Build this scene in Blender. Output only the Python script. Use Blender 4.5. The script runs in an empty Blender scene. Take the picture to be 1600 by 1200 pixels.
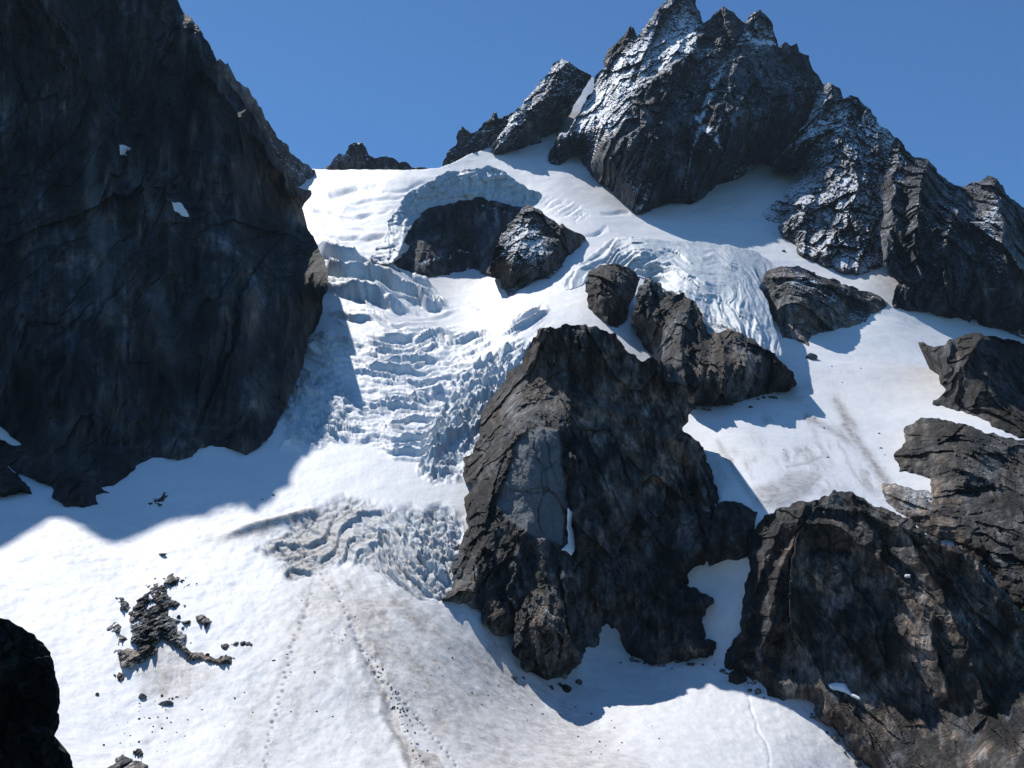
import bpy, math, random
import numpy as np
from mathutils import Vector

# ------------------------------------------------------------ camera, sky, sun, exposure
FOC = 1500.0                      # focal length in photograph pixels (1600 wide)
PITCH = math.radians(12.0)
STEP = 1.6                        # mesh step in photograph pixels
SUN_EL, SUN_AZ = math.radians(52.0), math.radians(28.0)   # azimuth to the left of the view axis
scene = bpy.context.scene
col = scene.collection
cd = bpy.data.cameras.new("camera")
cam = bpy.data.objects.new("camera", cd)
col.objects.link(cam)
cam.location = (0, 0, 0)
cam.rotation_euler = (math.pi / 2 + PITCH, 0, 0)
cd.sensor_width = 36.0
cd.lens = 36.0 * FOC / 1600.0
cd.clip_start = 0.5
cd.clip_end = 20000.0
scene.camera = cam

world = bpy.data.worlds.new("World")
scene.world = world
world.use_nodes = True
wn = world.node_tree
bg = wn.nodes["Background"]
sky = wn.nodes.new("ShaderNodeTexSky")
sky.sky_type = 'NISHITA'
sky.sun_disc = False
sky.sun_elevation = SUN_EL
sky.sun_rotation = -SUN_AZ
sky.altitude = 3000.0
sky.air_density = 1.0
sky.dust_density = 0.6
sky.ozone_density = 1.6
tint = wn.nodes.new("ShaderNodeMixRGB")      # deep blue high-altitude air
tint.blend_type = 'MULTIPLY'
tint.inputs[0].default_value = 1.0
tint.inputs[2].default_value = (0.49, 0.82, 1.06, 1)
wn.links.new(sky.outputs[0], tint.inputs[1])
wn.links.new(tint.outputs[0], bg.inputs[0])
bg.inputs[1].default_value = 0.112

sd = bpy.data.lights.new("sun", 'SUN')
sd.energy = 4.7
sd.angle = math.radians(0.5)
sd.color = (1.0, 0.965, 0.91)
sun = bpy.data.objects.new("sun", sd)
col.objects.link(sun)
S = np.array([-math.sin(SUN_AZ) * math.cos(SUN_EL), math.cos(SUN_AZ) * math.cos(SUN_EL), math.sin(SUN_EL)])
sun.rotation_euler = Vector(S.tolist()).to_track_quat('Z', 'Y').to_euler()
sun.location = (-300, 500, 800)

scene.view_settings.view_transform = 'Standard'
scene.view_settings.look = 'None'
scene.view_settings.exposure = 0.08
scene.view_settings.gamma = 1.0
scene.cycles.max_bounces = 4
scene.cycles.diffuse_bounces = 2

# ------------------------------------------------------------ projection helpers
CP, SP = math.cos(PITCH), math.sin(PITCH)


def ray(u, v):
    """direction through a photograph pixel, scaled so that its y is 1 (so depth = distance along y)"""
    a = (np.asarray(u, float) - 800.0) / FOC
    b = (600.0 - np.asarray(v, float)) / FOC
    y = CP - b * SP
    z = SP + b * CP
    return a / y, z / y


def point(u, v, d):
    a, b = ray(u, v)
    return np.stack([a * d, np.broadcast_to(d, np.shape(a)) * 1.0, b * d], -1)


def pixel(p):
    f = p[..., 1] * CP + p[..., 2] * SP
    w = -p[..., 1] * SP + p[..., 2] * CP
    return 800 + FOC * p[..., 0] / f, 600 - FOC * w / f


# ------------------------------------------------------------ noise
def h32(ix, iy, seed):
    x = (ix.astype(np.int64) * 374761393 + iy.astype(np.int64) * 668265263 + seed * 2147483647 + 1013904223) & 0xFFFFFFFF
    x = ((x ^ (x >> 13)) * 1274126177) & 0xFFFFFFFF
    x = ((x ^ (x >> 16)) * 2246822519) & 0xFFFFFFFF
    x = x ^ (x >> 15)
    return (x & 0xFFFFFF) / float(0xFFFFFF)


def vn(x, y, seed=0):
    ix, iy = np.floor(x), np.floor(y)
    fx, fy = x - ix, y - iy
    fx = fx * fx * fx * (fx * (fx * 6 - 15) + 10)
    fy = fy * fy * fy * (fy * (fy * 6 - 15) + 10)
    a, b = h32(ix, iy, seed), h32(ix + 1, iy, seed)
    c, d = h32(ix, iy + 1, seed), h32(ix + 1, iy + 1, seed)
    return (a + (b - a) * fx) * (1 - fy) + (c + (d - c) * fx) * fy


def fbm(x, y, n=4, seed=0, g=0.5):
    s, a, t = 0, 1.0, 0
    for k in range(n):
        s = s + a * vn(x * 2 ** k + k * 7.3, y * 2 ** k - k * 3.1, seed + k)
        t += a
        a *= g
    return s / t


def ridged(x, y, n=4, seed=0, g=0.5):
    s, a, t = 0, 1.0, 0
    for k in range(n):
        s = s + a * (1 - np.abs(2 * vn(x * 2 ** k + k * 5.7, y * 2 ** k + k * 1.3, seed + k) - 1)) ** 2
        t += a
        a *= g
    return s / t


def facet(x, y, seed, bias=0.35):
    """angular blocks: every cell is a tilted plane with its own offset; returns height and closeness to a joint"""
    ix, iy = np.floor(x), np.floor(y)
    best = np.full(x.shape, 9e9)
    second = np.full(x.shape, 9e9)
    val = np.zeros(x.shape)
    for dx in (-1, 0, 1):
        for dy in (-1, 0, 1):
            cx, cy = ix + dx, iy + dy
            px = cx + h32(cx, cy, seed)
            py = cy + h32(cx, cy, seed + 11)
            ex, ey = x - px, y - py
            dd = ex * ex + ey * ey
            hv = (h32(cx, cy, seed + 23) - 0.5) + ex * (h32(cx, cy, seed + 37) - 0.5) * 1.3 + ey * ((h32(cx, cy, seed + 51) - 0.5) * 1.0 - bias)
            m = dd < best
            second = np.where(m, best, np.minimum(second, dd))
            val = np.where(m, hv, val)
            best = np.where(m, dd, best)
    return val, np.sqrt(second) - np.sqrt(best)


def sstep(a, b, x):
    t = np.clip((x - a) / (b - a), 0, 1)
    return t * t * (3 - 2 * t)


# ------------------------------------------------------------ outlines and depth fields
def rough(poly, amp, seed, seg=2.5):
    """subdivide an outline and roughen it"""
    out = []
    n = len(poly)
    for i in range(n):
        a, b = np.array(poly[i][:2], float), np.array(poly[(i + 1) % n][:2], float)
        L = np.hypot(*(b - a))
        inside = (-60 < a[0] < 1660 and -60 < a[1] < 1260)
        k = max(1, int(L / (seg if inside else 60)))
        for j in range(k):
            out.append(a + (b - a) * j / k)
    out = np.array(out)
    if amp > 0:
        e = np.roll(out, -1, 0) - np.roll(out, 1, 0)
        L = np.hypot(e[:, 0], e[:, 1]) + 1e-6
        nrm = np.stack([e[:, 1], -e[:, 0]], -1) / L[:, None]
        arc = np.concatenate([[0], np.cumsum(np.hypot(*(out[1:] - out[:-1]).T))])
        r = np.random.RandomState(seed)
        off, sl = 0, 0
        for gap, k in ((22, 1.1), (11, 0.9), (5.5, 0.7)):
            knots = np.arange(0, arc[-1] + 2 * gap, gap) + r.uniform(-0.35, 0.35, int(len(np.arange(0, arc[-1] + 2 * gap, gap)))) * gap
            off = off + np.interp(arc, np.sort(knots), r.uniform(-1, 1, len(knots))) * amp * k * 1.05
            sl = sl + np.interp(arc, np.sort(knots), r.uniform(-1, 1, len(knots))) * amp * k * 0.45
        tan = np.stack([-nrm[:, 1], nrm[:, 0]], -1)
        out = out + nrm * off[:, None] + tan * sl[:, None]
    return out


def sdf(px, py, poly):
    """signed distance (inside positive) and nearest outline point"""
    n = len(poly)
    best = np.full(px.shape, 1e18)
    qx, qy = px.copy(), py.copy()
    ins = np.zeros(px.shape, bool)
    for i in range(n):
        ax, ay = poly[i]
        bx, by = poly[(i + 1) % n]
        ex, ey = bx - ax, by - ay
        L = ex * ex + ey * ey + 1e-9
        t = np.clip(((px - ax) * ex + (py - ay) * ey) / L, 0, 1)
        cx, cy = ax + t * ex, ay + t * ey
        d = (px - cx) ** 2 + (py - cy) ** 2
        m = d < best
        best = np.where(m, d, best)
        qx = np.where(m, cx, qx)
        qy = np.where(m, cy, qy)
        if ay != by:
            ins ^= ((ay > py) != (by > py)) & (px < ex * (py - ay) / (by - ay) + ax)
    d = np.sqrt(best)
    return np.where(ins, d, -d), qx, qy


def tps(ctrl):
    c = np.array(ctrl, float)
    p = c[:, :2] / 500.0
    n = len(c)
    r = np.hypot(p[:, None, 0] - p[None, :, 0], p[:, None, 1] - p[None, :, 1])
    K = np.where(r > 0, r * r * np.log(r + 1e-12), 0) + np.diag(c[:, 3] if c.shape[1] > 3 else np.full(n, 2e-4))
    A = np.zeros((n + 3, n + 3))
    A[:n, :n] = K
    A[:n, n] = 1
    A[:n, n + 1:] = p
    A[n, :n] = 1
    A[n + 1:, :n] = p.T
    w = np.linalg.solve(A, np.concatenate([np.log(c[:, 2]), np.zeros(3)]))

    def f(u, v):
        u, v = np.asarray(u, float) / 500, np.asarray(v, float) / 500
        s = w[n] + w[n + 1] * u + w[n + 2] * v
        for i in range(n):
            rr = (u - p[i, 0]) ** 2 + (v - p[i, 1]) ** 2
            s = s + w[i] * 0.5 * rr * np.log(rr + 1e-12)
        return np.exp(s)
    return f


SNOW_CTRL = [
    (-300, 1300, 80), (-300, 1000, 115), (0, 1200, 103), (0, 1000, 142), (0, 850, 182), (0, 770, 215), (-300, 770, 200),
    (200, 1200, 115), (200, 1000, 152), (200, 850, 197), (200, 750, 234), (100, 790, 210), (320, 700, 258),
    (500, 1200, 125), (500, 1000, 161), (480, 900, 190), (480, 800, 223), (470, 700, 264),
    (430, 690, 268), (550, 600, 323), (600, 500, 408), (520, 500, 402), (520, 400, 532), (600, 300, 716), (560, 265, 810), (470, 265, 800),
    (700, 1200, 128), (700, 1000, 172), (700, 900, 200), (700, 800, 232), (700, 700, 275), (750, 600, 335), (800, 500, 408), (850, 450, 470),
    (870, 210, 960), (780, 245, 870), (870, 260, 830), (920, 130, 1110), (690, 268, 800), (700, 432, 560), (755, 437, 550), (780, 460, 490), (640, 440, 508),
    (900, 350, 640), (1000, 340, 700), (1100, 320, 760), (1230, 270, 850), (1000, 370, 620), (1150, 370, 640), (1250, 400, 600),
    (1360, 430, 560), (1500, 500, 520), (1600, 530, 500), (1400, 500, 480), (1300, 550, 420), (1150, 560, 405), (1150, 650, 300),
    (1300, 650, 320), (1400, 700, 285), (1300, 760, 238), (1190, 780, 226), (1440, 760, 245), (1560, 660, 305),
    (950, 450, 450), (1000, 530, 385), (1000, 480, 425), (1090, 650, 305),
    (1000, 1050, 207), (1150, 1050, 200), (900, 1080, 190), (1130, 900, 220), (1000, 1200, 138), (1200, 1200, 156), (1300, 1200, 168), (1360, 1200, 172), (1270, 1110, 184),
    (1130, 960, 212), (1400, 1300, 152), (1900, 1300, 125), (1900, 800, 230), (1900, 500, 520),
    (800, 1400, 85), (200, 1400, 72), (1500, 1400, 98), (300, 350, 640), (100, 500, 440), (-300, 600, 330),
    (1100, 150, 1150), (1250, 180, 1080), (1400, 300, 850), (1550, 420, 640),
]
snow_depth = tps(SNOW_CTRL)


# ------------------------------------------------------------ materials
def new_mat(name):
    m = bpy.data.materials.new(name)
    m.use_nodes = True
    nt = m.node_tree
    b = nt.nodes["Principled BSDF"]
    return m, nt, b


class NT:
    def __init__(s, nt):
        s.nt = nt

    def n(s, kind, **kw):
        x = s.nt.nodes.new(kind)
        for k, v in kw.items():
            setattr(x, k, v)
        return x

    def l(s, a, b):
        s.nt.links.new(a, b)

    def noise(s, vec, scale, detail=5, rough=0.6, dist=0.0):
        x = s.n("ShaderNodeTexNoise")
        x.inputs["Scale"].default_value = scale
        x.inputs["Detail"].default_value = detail
        x.inputs["Roughness"].default_value = rough
        x.inputs["Distortion"].default_value = dist
        s.l(vec, x.inputs["Vector"])
        return x.outputs[0]

    def ramp(s, fac, stops):
        x = s.n("ShaderNodeValToRGB")
        e = x.color_ramp.elements
        while len(e) < len(stops):
            e.new(0.5)
        for i, (p, c) in enumerate(stops):
            e[i].position = p
            e[i].color = (c[0], c[1], c[2], 1) if not isinstance(c, float) else (c, c, c, 1)
        s.l(fac, x.inputs[0])
        return x.outputs[0]

    def math(s, op, a, b=None, c=None, clamp=False):
        x = s.n("ShaderNodeMath", operation=op)
        x.use_clamp = clamp
        for i, q in enumerate((a, b, c)):
            if q is None:
                continue
            if isinstance(q, (int, float)):
                x.inputs[i].default_value = q
            else:
                s.l(q, x.inputs[i])
        return x.outputs[0]

    def mix(s, fac, a, b, blend='MIX'):
        x = s.n("ShaderNodeMixRGB", blend_type=blend)
        for i, q in enumerate((fac, a, b)):
            if isinstance(q, (int, float)):
                x.inputs[i].default_value = q
            elif isinstance(q, tuple):
                x.inputs[i].default_value = (q[0], q[1], q[2], 1)
            else:
                s.l(q, x.inputs[i])
        return x.outputs[0]


def world_vec(N, scale=(1, 1, 1), rot=(0, 0, 0)):
    g = N.n("ShaderNodeNewGeometry")
    m = N.n("ShaderNodeMapping")
    m.inputs["Scale"].default_value = scale
    m.inputs["Rotation"].default_value = rot
    N.l(g.outputs["Position"], m.inputs["Vector"])
    return m.outputs[0], g


def rock_material(name, dark, mid, light, size=1.0, snow=0.0, thr=0.62, tilt=0.0, bump=0.6, patch=None, patch_col=None, stretch=0.45):
    """size: scale of the pattern in metres; snow: amount of snow lying on the ledges"""
    m, nt, b = new_mat(name)
    N = NT(nt)
    vec, g = world_vec(N, (1, 1, 1))
    vst, _ = world_vec(N, (1, 1, stretch), (0, tilt, 0))
    big = N.noise(vec, 0.035 / size, 4, 0.6, 0.4)
    med = N.noise(vst, 0.22 / size, 6, 0.68, 0.6)
    fine = N.noise(vst, 1.1 / size, 5, 0.7)
    c1 = N.ramp(big, [(0.35, dark), (0.52, mid), (0.68, light)])
    c2 = N.ramp(med, [(0.3, 0.25), (0.5, 0.9), (0.7, 2.1)])
    c = N.mix(1.0, c1, c2, 'MULTIPLY')
    c3 = N.ramp(fine, [(0.3, 0.6), (0.6, 1.15)])
    c = N.mix(0.8, c, c3, 'MULTIPLY')
    ton = N.n("ShaderNodeAttribute", attribute_name="tone").outputs["Fac"]
    if name.startswith('loose'):
        ton = N.noise(vec, 2.0, 4, 0.6)
    hue = N.n("ShaderNodeAttribute", attribute_name="hue").outputs["Fac"]
    c = N.mix(1.0, c, N.ramp(ton, [(0.0, 0.3), (0.45, 0.75), (0.75, 1.4), (1.0, 2.4)]), 'MULTIPLY')
    c = N.mix(1.0, c, N.ramp(hue, [(0.15, (0.90, 0.99, 1.10)), (0.55, (1.0, 1.0, 1.02)), (0.9, (1.16, 1.0, 0.88))]), 'MULTIPLY')
    # rusty brown stains
    st = N.ramp(N.noise(vst, 0.09 / size, 5, 0.7, 1.0), [(0.55, 0.0), (0.72, 1.0)])
    c = N.mix(N.math('MULTIPLY', st, 0.3), c, (light[0] * 0.85, light[1] * 0.74, light[2] * 0.66))
    if patch:
        at = N.n("ShaderNodeAttribute", attribute_name=patch)
        pc = N.mix(1.0, patch_col, N.ramp(med, [(0.3, 0.75), (0.7, 1.15)]), 'MULTIPLY')
        c = N.mix(at.outputs["Fac"], c, pc)
    h = N.math('ADD', N.math('MULTIPLY', med, 1.6 * size), N.math('MULTIPLY', fine, 0.45 * size))
    bp = N.n("ShaderNodeBump")
    bp.inputs["Strength"].default_value = bump
    bp.inputs["Distance"].default_value = 2.0
    N.l(h, bp.inputs["Height"])
    rough_ = 0.85
    if snow > 0:
        sep = N.n("ShaderNodeSeparateXYZ")
        N.l(g.outputs["Normal"], sep.inputs[0])
        vfl, _ = world_vec(N, (1, 1, 1.9), (0, 0.5, 0))
        sn = N.noise(vfl, 0.75 / size, 6, 0.72)
        sb = N.noise(vec, 0.03 / size, 3, 0.5)
        f = N.math('ADD', sep.outputs[2], N.math('MULTIPLY', N.math('SUBTRACT', sn, 0.5), 2.6))
        f = N.math('ADD', f, N.math('MULTIPLY', N.math('SUBTRACT', sb, 0.5), 1.0))
        f = N.math('ADD', f, snow - 0.5)
        f = N.math('ADD', f, N.n("ShaderNodeAttribute", attribute_name="dust").outputs["Fac"])
        f = N.ramp(f, [(thr, 0.0), (min(1.0, thr + 0.04), 1.0)])
        c = N.mix(f, c, (0.84, 0.87, 0.92))
        N.l(N.mix(f, (0.85, 0.85, 0.85), (0.6, 0.6, 0.6)), b.inputs["Roughness"])
    else:
        b.inputs["Roughness"].default_value = rough_
    b.inputs["Specular IOR Level"].default_value = 0.25
    N.l(c, b.inputs["Base Color"])
    N.l(bp.outputs[0], b.inputs["Normal"])
    return m


def snow_material(name, base=(0.88, 0.88, 0.885), bump=0.35):
    m, nt, b = new_mat(name)
    N = NT(nt)
    vec, g = world_vec(N)
    vs, _ = world_vec(N, (1, 0.5, 1))
    fine = N.noise(vec, 1.3, 6, 0.72)
    med = N.noise(vs, 0.16, 5, 0.62)
    di = N.n("ShaderNodeAttribute", attribute_name="dirt").outputs["Fac"]
    ic = N.n("ShaderNodeAttribute", attribute_name="ice").outputs["Fac"]
    sp = N.noise(vec, 2.6, 4, 0.75)
    sp2 = N.noise(vec, 0.5, 6, 0.75)
    sb = N.mix(N.ramp(med, [(0.35, 0.0), (0.7, 1.0)]), base, (base[0] * 0.93, base[1] * 0.935, base[2] * 0.95))
    ice = N.mix(N.ramp(sp2, [(0.38, 0.0), (0.62, 1.0)]), (0.34, 0.43, 0.50), (0.66, 0.72, 0.77))
    c = N.mix(N.math('MULTIPLY', ic, 0.95, clamp=True), sb, ice)
    dn = N.math('MULTIPLY', di, N.math('ADD', 0.35, N.math('MULTIPLY', N.ramp(sp2, [(0.3, 0.0), (0.7, 1.0)]), 0.9)), clamp=True)
    c = N.mix(dn, c, (0.33, 0.30, 0.275))
    # fine grit: specks where the snow is dirty
    gr = N.math('MULTIPLY', N.ramp(sp, [(0.60, 0.0), (0.68, 1.0)]), N.math('MULTIPLY', di, 1.3, clamp=True))
    c = N.mix(gr, c, (0.12, 0.11, 0.10))
    h = N.math('ADD', N.math('MULTIPLY', med, 1.2), N.math('MULTIPLY', fine, 0.16))
    h = N.math('ADD', h, N.math('MULTIPLY', N.math('MULTIPLY', sp2, ic), 1.6))
    bp = N.n("ShaderNodeBump")
    bp.inputs["Strength"].default_value = bump
    bp.inputs["Distance"].default_value = 1.0
    N.l(h, bp.inputs["Height"])
    N.l(bp.outputs[0], b.inputs["Normal"])
    N.l(c, b.inputs["Base Color"])
    b.inputs["Roughness"].default_value = 0.6
    b.inputs["Specular IOR Level"].default_value = 0.2
    return m


MAT = {}
MAT['wall'] = rock_material("dark granite wall", (0.030, 0.032, 0.036), (0.055, 0.055, 0.056), (0.115, 0.11, 0.105), 1.6, 0.05, 0.80, bump=0.8, stretch=0.3, patch='slab', patch_col=(0.17, 0.17, 0.165))
MAT['front'] = rock_material("dark brown granite", (0.036, 0.036, 0.038), (0.078, 0.072, 0.067), (0.17, 0.15, 0.135), 1.0, 0.0, bump=0.9, stretch=0.5,
                             patch="slab", patch_col=(0.17, 0.185, 0.20))
MAT['peak'] = rock_material("snow dusted granite", (0.038, 0.041, 0.048), (0.062, 0.064, 0.070), (0.12, 0.12, 0.122), 2.4, 0.55, 0.70, bump=0.7)
MAT['peak_bare'] = rock_material("steep dark granite face", (0.034, 0.038, 0.046), (0.056, 0.059, 0.067), (0.115, 0.115, 0.12), 2.4, 0.38, 0.70, bump=0.6)
MAT['bowl'] = rock_material("blue grey granite", (0.035, 0.037, 0.045), (0.06, 0.06, 0.066), (0.11, 0.10, 0.095), 1.8, 0.3, 0.72, bump=0.6, stretch=0.3)
MAT['speckled'] = rock_material("heavily snow speckled granite", (0.05, 0.05, 0.052), (0.08, 0.075, 0.07), (0.13, 0.12, 0.11), 1.3, 0.62, 0.74, bump=0.7)
MAT['brown'] = rock_material("rough brown rock", (0.04, 0.037, 0.035), (0.078, 0.070, 0.062), (0.155, 0.135, 0.12), 0.8, 0.0, bump=0.8, stretch=0.8)
MAT['grey'] = rock_material("grey slabby rock", (0.06, 0.06, 0.06), (0.11, 0.10, 0.095), (0.22, 0.20, 0.18), 1.2, 0.35, 0.86, bump=0.7)
MAT['stone'] = rock_material("grey moraine stone", (0.08, 0.077, 0.074), (0.15, 0.14, 0.13), (0.26, 0.24, 0.22), 0.35, 0.0, bump=0.5, stretch=1.0)
MAT['loose'] = rock_material("loose grey stone", (0.07, 0.067, 0.064), (0.13, 0.12, 0.11), (0.24, 0.22, 0.20), 0.35, 0.0, bump=0.5, stretch=1.0)
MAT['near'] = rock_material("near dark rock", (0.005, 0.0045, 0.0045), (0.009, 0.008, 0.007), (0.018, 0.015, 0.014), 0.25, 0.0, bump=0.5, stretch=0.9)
MAT['snow'] = snow_material("glacier snow and ice")


# ------------------------------------------------------------ relief builder
def axis(lo, hi, flo, fhi, step):
    a = list(np.arange(max(lo, flo), min(hi, fhi) + step, step))
    s, x = step * 2, a[0]
    while x > lo:
        x -= s
        s = min(s * 1.35, 60)
        a.insert(0, x)
    s, x = step * 2, a[-1]
    while x < hi:
        x += s
        s = min(s * 1.35, 60)
        a.append(x)
    return np.array(a)


def tag(o, label=None, cat=None, group=None, kind=None):
    if label:
        o['label'] = label
    if cat:
        o['category'] = cat
    if group:
        o['group'] = group
    if kind:
        o['kind'] = kind
    return o


def link_mesh(name, verts, faces, mat, smooth=False, attrs=None):
    """verts (n,3), faces (m,4) with -1 in the last column for triangles"""
    me = bpy.data.meshes.new(name)
    base = np.array([verts[:, 0].mean(), verts[:, 1].mean(), verts[:, 2].min()])
    vv = (verts - base).astype(np.float32)
    me.vertices.add(len(vv))
    me.vertices.foreach_set("co", vv.ravel())
    tri = faces[:, 3] < 0
    counts = np.where(tri, 3, 4)
    flat = faces.ravel()
    flat = flat[flat >= 0].astype(np.int32)
    me.loops.add(len(flat))
    me.loops.foreach_set("vertex_index", flat)
    me.polygons.add(len(faces))
    start = np.concatenate([[0], np.cumsum(counts)[:-1]]).astype(np.int32)
    me.polygons.foreach_set("loop_start", start)
    me.polygons.foreach_set("use_smooth", np.full(len(faces), smooth))
    me.update(calc_edges=True)
    me.validate()
    for k, a in (attrs or {}).items():
        at = me.attributes.new(k, 'FLOAT', 'POINT')
        at.data.foreach_set("value", a.astype(np.float32))
    me.materials.append(mat)
    o = bpy.data.objects.new(name, me)
    o.location = base.tolist()
    col.objects.link(o)
    return o


def relief(name, poly, mat, inner=(), amp=2.0, seed=1, step=STEP, bulge=0.0, bw=30.0, back=30.0, drop=0.5, shrink=0.25,
           disp=None, under=None, roughen=2.0, clamp=True, fine=None, crest_round=0.0, attrs_fn=None, embed=0.4, contact=None, ribs=(), dust=None, steep=None, soft=0.25, push=0.25):
    """a solid rock or ice mass: its near side follows the outline, its depth comes from control points, then it is closed behind"""
    contact = contact or snow_depth
    ctrl = []
    n = len(poly)
    area = sum(poly[i][0] * poly[(i + 1) % n][1] - poly[(i + 1) % n][0] * poly[i][1] for i in range(n))
    for i, p in enumerate(poly):
        a_, b_ = poly[i - 2], poly[(i + 2) % n]
        ex, ey = b_[0] - a_[0], b_[1] - a_[1]
        down = -ex / (math.hypot(ex, ey) + 1e-6) * (1 if area > 0 else -1)     # 1 where the outline faces downhill
        if len(p) > 2:
            d, w = (steep[0] + (p[2] - steep[0]) * steep[1] if steep else p[2]), 2e-3
        else:
            d, w = float(contact(p[0], p[1])) + embed, (4e-4 if down > 0.45 else soft)
        if ctrl and math.hypot(ctrl[-1][0] - p[0], ctrl[-1][1] - p[1]) < 6:
            continue
        ctrl.append((p[0], p[1], d, w))
    ctrl += [(c[0], c[1], steep[0] + (c[2] - steep[0]) * steep[1] if steep else c[2], 2e-3) for c in inner]
    depth = tps(ctrl)
    out = rough(poly, roughen, seed)
    lo, hi = out.min(0), out.max(0)
    us = axis(lo[0] - step, hi[0] + step, -30, 1630, step)
    vs = axis(lo[1] - step, hi[1] + step, -30, 1230, step)
    U, V = np.meshgrid(us, vs)
    sx = np.gradient(us)[None, :] + 0 * U
    sy = np.gradient(vs)[:, None] + 0 * V
    cell = np.maximum(sx, sy)
    U, V = U.ravel(), V.ravel()
    cell = cell.ravel()
    sd_, qx, qy = sdf(U, V, out)
    snap = (sd_ < cell * 0.3) & (sd_ > -cell * 0.75)
    U = np.where(snap, qx, U)
    V = np.where(snap, qy, V)
    keep = sd_ > -cell * 0.75
    sdc = np.maximum(np.where(snap, 0, sd_), 0)
    nu, nv = len(us), len(vs)
    idx = np.arange(nu * nv).reshape(nv, nu)
    q = np.stack([idx[:-1, :-1], idx[1:, :-1], idx[1:, 1:], idx[:-1, 1:]], -1).reshape(-1, 4)
    ok = keep[q].all(1) & (~snap[q]).any(1)
    q = q[ok]
    used = np.unique(q)
    remap = -np.ones(nu * nv, int)
    remap[used] = np.arange(len(used))
    q = remap[q]
    U, V, sdc = U[used], V[used], sdc[used]
    D = depth(U, V)
    if bulge:
        D = D - bulge * (1 - np.exp(-sdc / bw))
    if crest_round:
        D = D + crest_round * np.exp(-sdc / 7.0)
    fade = 1 - np.exp(-sdc / 5.0)
    rsum = np.zeros(D.shape)
    for k, (pts, w, hgt) in enumerate(ribs):
        wu = U + (fbm(U / 25, V / 25, 3, 500 + seed * 7 + k) - 0.5) * 18
        wv_ = V + (fbm(U / 25, V / 25, 3, 900 + seed * 7 + k) - 0.5) * 18
        dd, al = line_dist(wu, wv_, pts)
        rsum = rsum + hgt * np.exp(-dd / w)
    D = D - (rsum - rsum.mean()) * (0.3 + 0.7 * fade)
    a, b = ray(U, V)
    if disp is not None:
        h = disp(a * D, b * D, U, V, D)
        h = h - h.mean()
        D = D - h * amp * (0.35 + 0.65 * fade)
    if clamp:
        lim = snow_depth(U, V) + embed - np.minimum(sdc * push, 6.0)
        if disp is not None:
            lim = lim - 0.75 * amp * (h - np.percentile(h, 8)) * fade
        D = np.where(V > 100, np.minimum(D, lim), D)
    if under is not None:
        D = under(U, V, D, sdc)
    P = point(U, V, D)
    if fine is not None:
        P = fine(P, U, V, D)
    # boundary edges -> solid
    e = np.concatenate([q[:, [0, 1]], q[:, [1, 2]], q[:, [2, 3]], q[:, [3, 0]]])
    key = np.sort(e, 1)
    kk = key[:, 0].astype(np.int64) * len(P) + key[:, 1]
    uq, inv, cnt = np.unique(kk, return_inverse=True, return_counts=True)
    be = e[cnt[inv] == 1]
    bv = np.unique(be)
    c = P[bv].mean(0)
    ring = P[bv].copy()
    shrink, drop = shrink * 0.08, drop * 0.04
    ring[:, 0] += ring[:, 0] / ring[:, 1] * back      # the back tapers away behind what is seen from the valley
    ring[:, 1] += back
    ring[:, 0] += (c[0] - ring[:, 0]) * shrink
    above = np.clip((P[bv][:, 2] - c[2]) / (P[bv][:, 2].max() - c[2] + 1e-6), 0, 1)
    ring[:, 2] += ring[:, 2] / (ring[:, 1] - back) * back + (c[2] - ring[:, 2]) * shrink * 0.6 - drop * back * above
    rid = -np.ones(len(P), int)
    rid[bv] = len(P) + np.arange(len(bv))
    cen = len(P) + len(bv)
    allv = np.concatenate([P, ring, [[ring[:, 0].mean(), ring[:, 1].max() + back * 0.3, ring[:, 2].mean()]]])
    side = np.stack([be[:, 1], be[:, 0], rid[be[:, 0]], rid[be[:, 1]]], -1)
    cap = np.stack([rid[be[:, 1]], rid[be[:, 0]], np.full(len(be), cen), np.full(len(be), -1)], -1)
    faces = np.concatenate([q, side, cap])
    attrs = {}
    if dust is not None:
        attrs['dust'] = np.concatenate([dust(U, V), np.zeros(len(allv) - len(P))])
    if mat.name != MAT['snow'].name:
        vst = 2.6 if name == 'rock_wall' else 1.0
        t_ = fbm(U / 40 + seed, V / (60 * vst), 4, seed + 300, 0.6)
        t2 = fbm(U / 7, V / (16 * vst), 4, seed + 301, 0.65)
        v1, _j = facet(U / 26 + seed, V / (44 * vst), seed + 302, 0)
        v2, _j = facet(U / 9, V / (15 * vst), seed + 303, 0)
        tone = np.clip((0.42 if vst > 1 else 0.5) + (1.5 * (t_ - 0.5) + 1.1 * (t2 - 0.5) + 0.35 * v1 + 0.3 * v2) * (0.8 if vst > 1 else 1.15), 0, 1)
        hue = np.clip(0.5 + 2.4 * (fbm(U / 22, V / 34, 4, seed + 304, 0.6) - 0.5) + 0.5 * v2, 0, 1)
        pad = np.full(len(allv) - len(P), 0.5)
        attrs['tone'] = np.concatenate([tone, pad])
        attrs['hue'] = np.concatenate([hue, pad])
    if attrs_fn:
        for k, arr in attrs_fn(U, V, P).items():
            attrs[k] = np.concatenate([arr, np.zeros(len(allv) - len(P))])
    return link_mesh(name, allv, faces, mat, smooth=mat.name.startswith("glacier"), attrs=attrs)


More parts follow.
